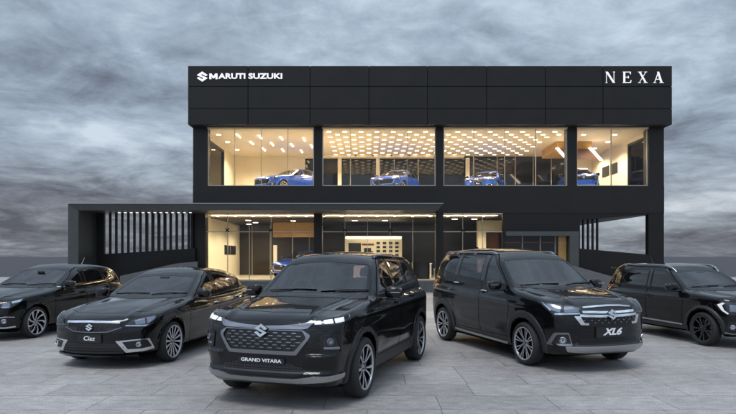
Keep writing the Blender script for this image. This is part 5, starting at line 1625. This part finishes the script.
def car_baleno(paint=None):
    S = SPEC['baleno']; CUR['S'] = S
    root = empty('parked_car')
    sk = build_car(S, paint or MAT['paint'], root)
    add_wheels(root, 'baleno', S, .243, .195, dict(kind='blade', n=9, wd=.15, sweep=.42, mat='rim'))
    add_mirror(root, S, MAT['gloss_black'])
    cowl(sk, root, S); wipers(sk, root, S)
    for k, x, z in ((0, -1.34, .835), (1, -2.25, .905)): handle(sk, S, x, z, k, mat=MAT['paint'])
    sk.ribbon('window_strip', MAT['chrome'], [(-.68,.972),(-1.48,.988),(-2.24,1.045),(-2.66,1.115)], SIDE, .014, root, .006, .01, True)
    sk.ribbon('window_strip', MAT['chrome'], [(-2.64,1.12),(-2.56,1.19),(-2.46,1.255)], SIDE, .014, root, .006, .01, True)
    sk.patch('sill_moulding', MAT['satin'], [(-.62,.40),(-1.35,.43),(-1.33,.385),(-.70,.33)], SIDE, root, .008, .012, r=.03, mirror=True)
    antenna(sk, root, -2.45, 0, .17, .12)
    head_lamp(sk, root, lit='lamp_bright', pts=[(.66,.56,.70),(.55,.68,.745),(.285,.83,.815),(.36,.825,.755),(.442,.80,.70),(.55,.74,.635),(.64,.66,.610)],
        inner=[[(.62,.62,.70),(.52,.70,.73),(.54,.73,.65),(.63,.66,.635)]],
        blocks=[[(.50,.715,.745),(.33,.81,.79),(.38,.80,.745),(.50,.735,.715)], [(.645,.62,.66),(.56,.72,.655),(.56,.725,.64),(.645,.63,.64)]])
    g = [(-.50,.66),(.50,.66),(.56,.56),(.46,.42),(-.46,.42),(-.56,.56)]
    sk.patch('grille', MAT['mesh'], g, FRONT, root, .004, .01, r=.03)
    sk.multi('grille_ornament', MAT['gloss_black'], grid_rects(-.54,.54,.43,.65,16,7,.7,.7,True,g), FRONT, root, .010, .01, 0, .05)
    sk.ribbon('grille_strip', MAT['chrome'], [(-.60,.60),(-.46,.40),(0,.39),(.46,.40),(.60,.60)], FRONT, .022, root, .016, .02)
    badge(sk, root, .635, .12, .03)
    fog = [(.72,.56,.43),(.60,.68,.455),(.49,.77,.43),(.48,.77,.30),(.62,.66,.27),(.70,.56,.28)]
    sk.patch('fog_lamp_pocket', MAT['mesh'], fog, DIAG, root, .003, .012, r=.02, mirror=True)
    round_lamp(sk, root, 'fog_lamp', (.62,.66,.385), .045)
    sk.ribbon('fog_lamp_strip', MAT['chrome'], [(.72,.55,.272),(.60,.66,.262),(.47,.775,.275)], DIAG, .026, root, .014, .018, True)
    sk.ribbon('fog_lamp_strip', MAT['chrome'], [(.72,.56,.445),(.60,.68,.468),(.49,.775,.455)], DIAG, .014, root, .012, .018, True)
    tail_lamp(sk, root, [(-2.85,.74,.95),(-3.05,.60,.96),(-3.08,.55,.85),(-2.90,.76,.80)], MAT['tail'])
    return root

def car_ignis(paint=None):
    S = SPEC['ignis']; CUR['S'] = S
    root = empty('parked_car')
    sk = build_car(S, paint or MAT['paint'], root)
    add_wheels(root, 'ignis', S, .23, .19, dict(kind='twin', n=5, i0=.14, i1=.24, wd=.15, mat='rim_dark'))
    add_mirror(root, S, MAT['gloss_black'])
    cowl(sk, root, S); wipers(sk, root, S)
    handle(sk, S, -1.34, .818, 0)
    sk.multi('pillar_cover', MAT['pillar'], [[(-1.405,.99),(-1.445,1.35),(-1.515,1.35),(-1.475,.99)]], SIDE, root, .007, .012, .01, .05, True)
    yr = curve([(-.9,.50),(-1.3,.55),(-2.0,.55),(-2.7,.50)])
    rails(sk, root, -.95, -2.55, yr, MAT['satin'], .03, .017, feet=(.1,.9))
    antenna(sk, root, -2.2, 0, .16, .08)
    sk.ribbon('sill_strip', MAT['satin'], [(-.50,.335),(-1.2,.345),(-1.98,.355)], SIDE, .030, root, .012, .016, True)
    # roof spoiler
    bm = bmesh.new()
    prism(bm, [(-2.70,-.52,1.385),(-2.98,-.50,1.375),(-2.98,-.50,1.345),(-2.72,-.52,1.345)], (0, 1.02, 0))
    bmesh.ops.bevel(bm, geom=bm.edges[:], offset=.012, segments=2, affect='EDGES')
    obj('roof_spoiler', bm, paint or MAT['paint'], root, smooth=math.radians(40))
    hl = [(.26,.80,.775),(.374,.762,.822),(.56,.58,.810),(.64,.44,.79),(.66,.42,.62),(.58,.60,.585),(.438,.737,.600),(.33,.785,.68)]
    head_lamp(sk, root, hl, lit='drl',
        inner=[[(.46,.69,.77),(.60,.52,.765),(.62,.52,.66),(.48,.70,.65)]],
        blocks=[[(.30,.785,.765),(.38,.752,.805),(.41,.735,.79),(.37,.76,.76),(.41,.745,.67),(.47,.71,.62),(.455,.72,.605),(.38,.765,.665)]])
    g = [(-.60,.80),(.60,.80),(.62,.62),(-.62,.62)]
    sk.patch('grille', MAT['mesh'], [(-.42,.80),(.42,.80),(.42,.61),(-.42,.61)], FRONT, root, .004, .01, r=.03)
    sk.multi('grille_slat', MAT['gloss_black'], [[(-.4,z),(.4,z),(.4,z+.018),(-.4,z+.018)] for z in (.64,.69,.74)], FRONT, root, .014, .012, 0, .06)
    sk.ribbon('grille_strip', MAT['chrome'], [(-.43,.805),(0,.812),(.43,.805)], FRONT, .018, root, .014, .018)
    badge(sk, root, .715, .12, .03)
    fog = [(.56,.54,.47),(.46,.70,.48),(.44,.74,.30),(.56,.58,.27)]
    sk.patch('fog_lamp_pocket', MAT['mesh'], fog, DIAG, root, .003, .012, r=.03, mirror=True)
    round_lamp(sk, root, 'fog_lamp', (.50,.66,.385), .045)
    sk.ribbon('fog_lamp_strip', MAT['satin'], [(.57,.54,.275),(.50,.66,.268),(.43,.75,.285)], DIAG, .018, root, .012, .016, True)
    sk.patch('skid_plate', MAT['satin'], [(-.5,.33),(.5,.33),(.42,.26),(-.42,.26)], FRONT, root, .016, .02, r=.02)
    tail_lamp(sk, root, [(-2.75,.72,.98),(-2.92,.58,.98),(-2.93,.55,.80),(-2.78,.74,.80)], MAT['tail'])
    return root

G_FRONT = 'black cars parked in front of the showroom'
CARS = {}
for key, fn, X, Z, deg, label in (
    ('gv', car_gv, -.842, 7.02, -18.9, 'black sport utility car with hexagonal mesh grille, nearest in front'),
    ('xl6', car_xl6, 3.113, 9.017, 18.4, 'tall black people carrier with twin chrome grille bars and grey wheel arches'),
    ('ciaz', car_ciaz, -3.80, 9.20, -9.9, 'black saloon with chrome framed fog lamps and long boot'),
    ('baleno', car_baleno, -7.408, 11.861, -11.0, 'black hatchback with swirling alloy wheels beside the saloon'),
    ('ignis', car_ignis, 6.839, 10.867, 14.5, 'small black crossover with dark wheels and silver roof rails')):
    r = fn(); tag(r, label, 'car', G_FRONT); pose(r, X, Z, deg); CARS[key] = r

# ------------------------------------------------------------------ the blue cars on show
def copy_tree(o, parent=None):
    c = o.copy(); C.objects.link(c)
    if parent is not None: c.parent = parent
    for sl in c.material_slots:
        if sl.material == MAT['paint']:
            sl.link = 'OBJECT'; sl.material = MAT['blue_paint']
    for ch in list(o.children): copy_tree(ch, c)
    return c
G_BLUE = 'blue cars on show behind the glass'
for key, px, Y, z, deg, half, label in (
    ('baleno', 290, 31.4, zS1+.02, -38, 1.26, 'blue hatchback behind the left upper shop window'),
    ('baleno', 396, 31.6, zS1+.02, -22, 1.26, 'blue hatchback in the second upper shop window from the left'),
    ('ciaz', 486, 31.8, zS1+.02, -22, 1.3, 'blue saloon in the third upper shop window from the left'),
    ('ignis', 577, 31.4, zS1+.02, -10, 1.2, 'blue crossover half hidden by the right upper column'),
    ('baleno', 302, 32.2, fz, -24, 1.26, 'blue hatchback on the ground floor under the veneer bulkhead')):
    r = copy_tree(CARS[key]); r.name = 'show_car'
    r['label'] = label; r['group'] = G_BLUE
    a = math.radians(deg)
    pose(r, PX(px, Y) + math.sin(a)*half, Y - math.cos(a)*half, deg); r.location.z = z
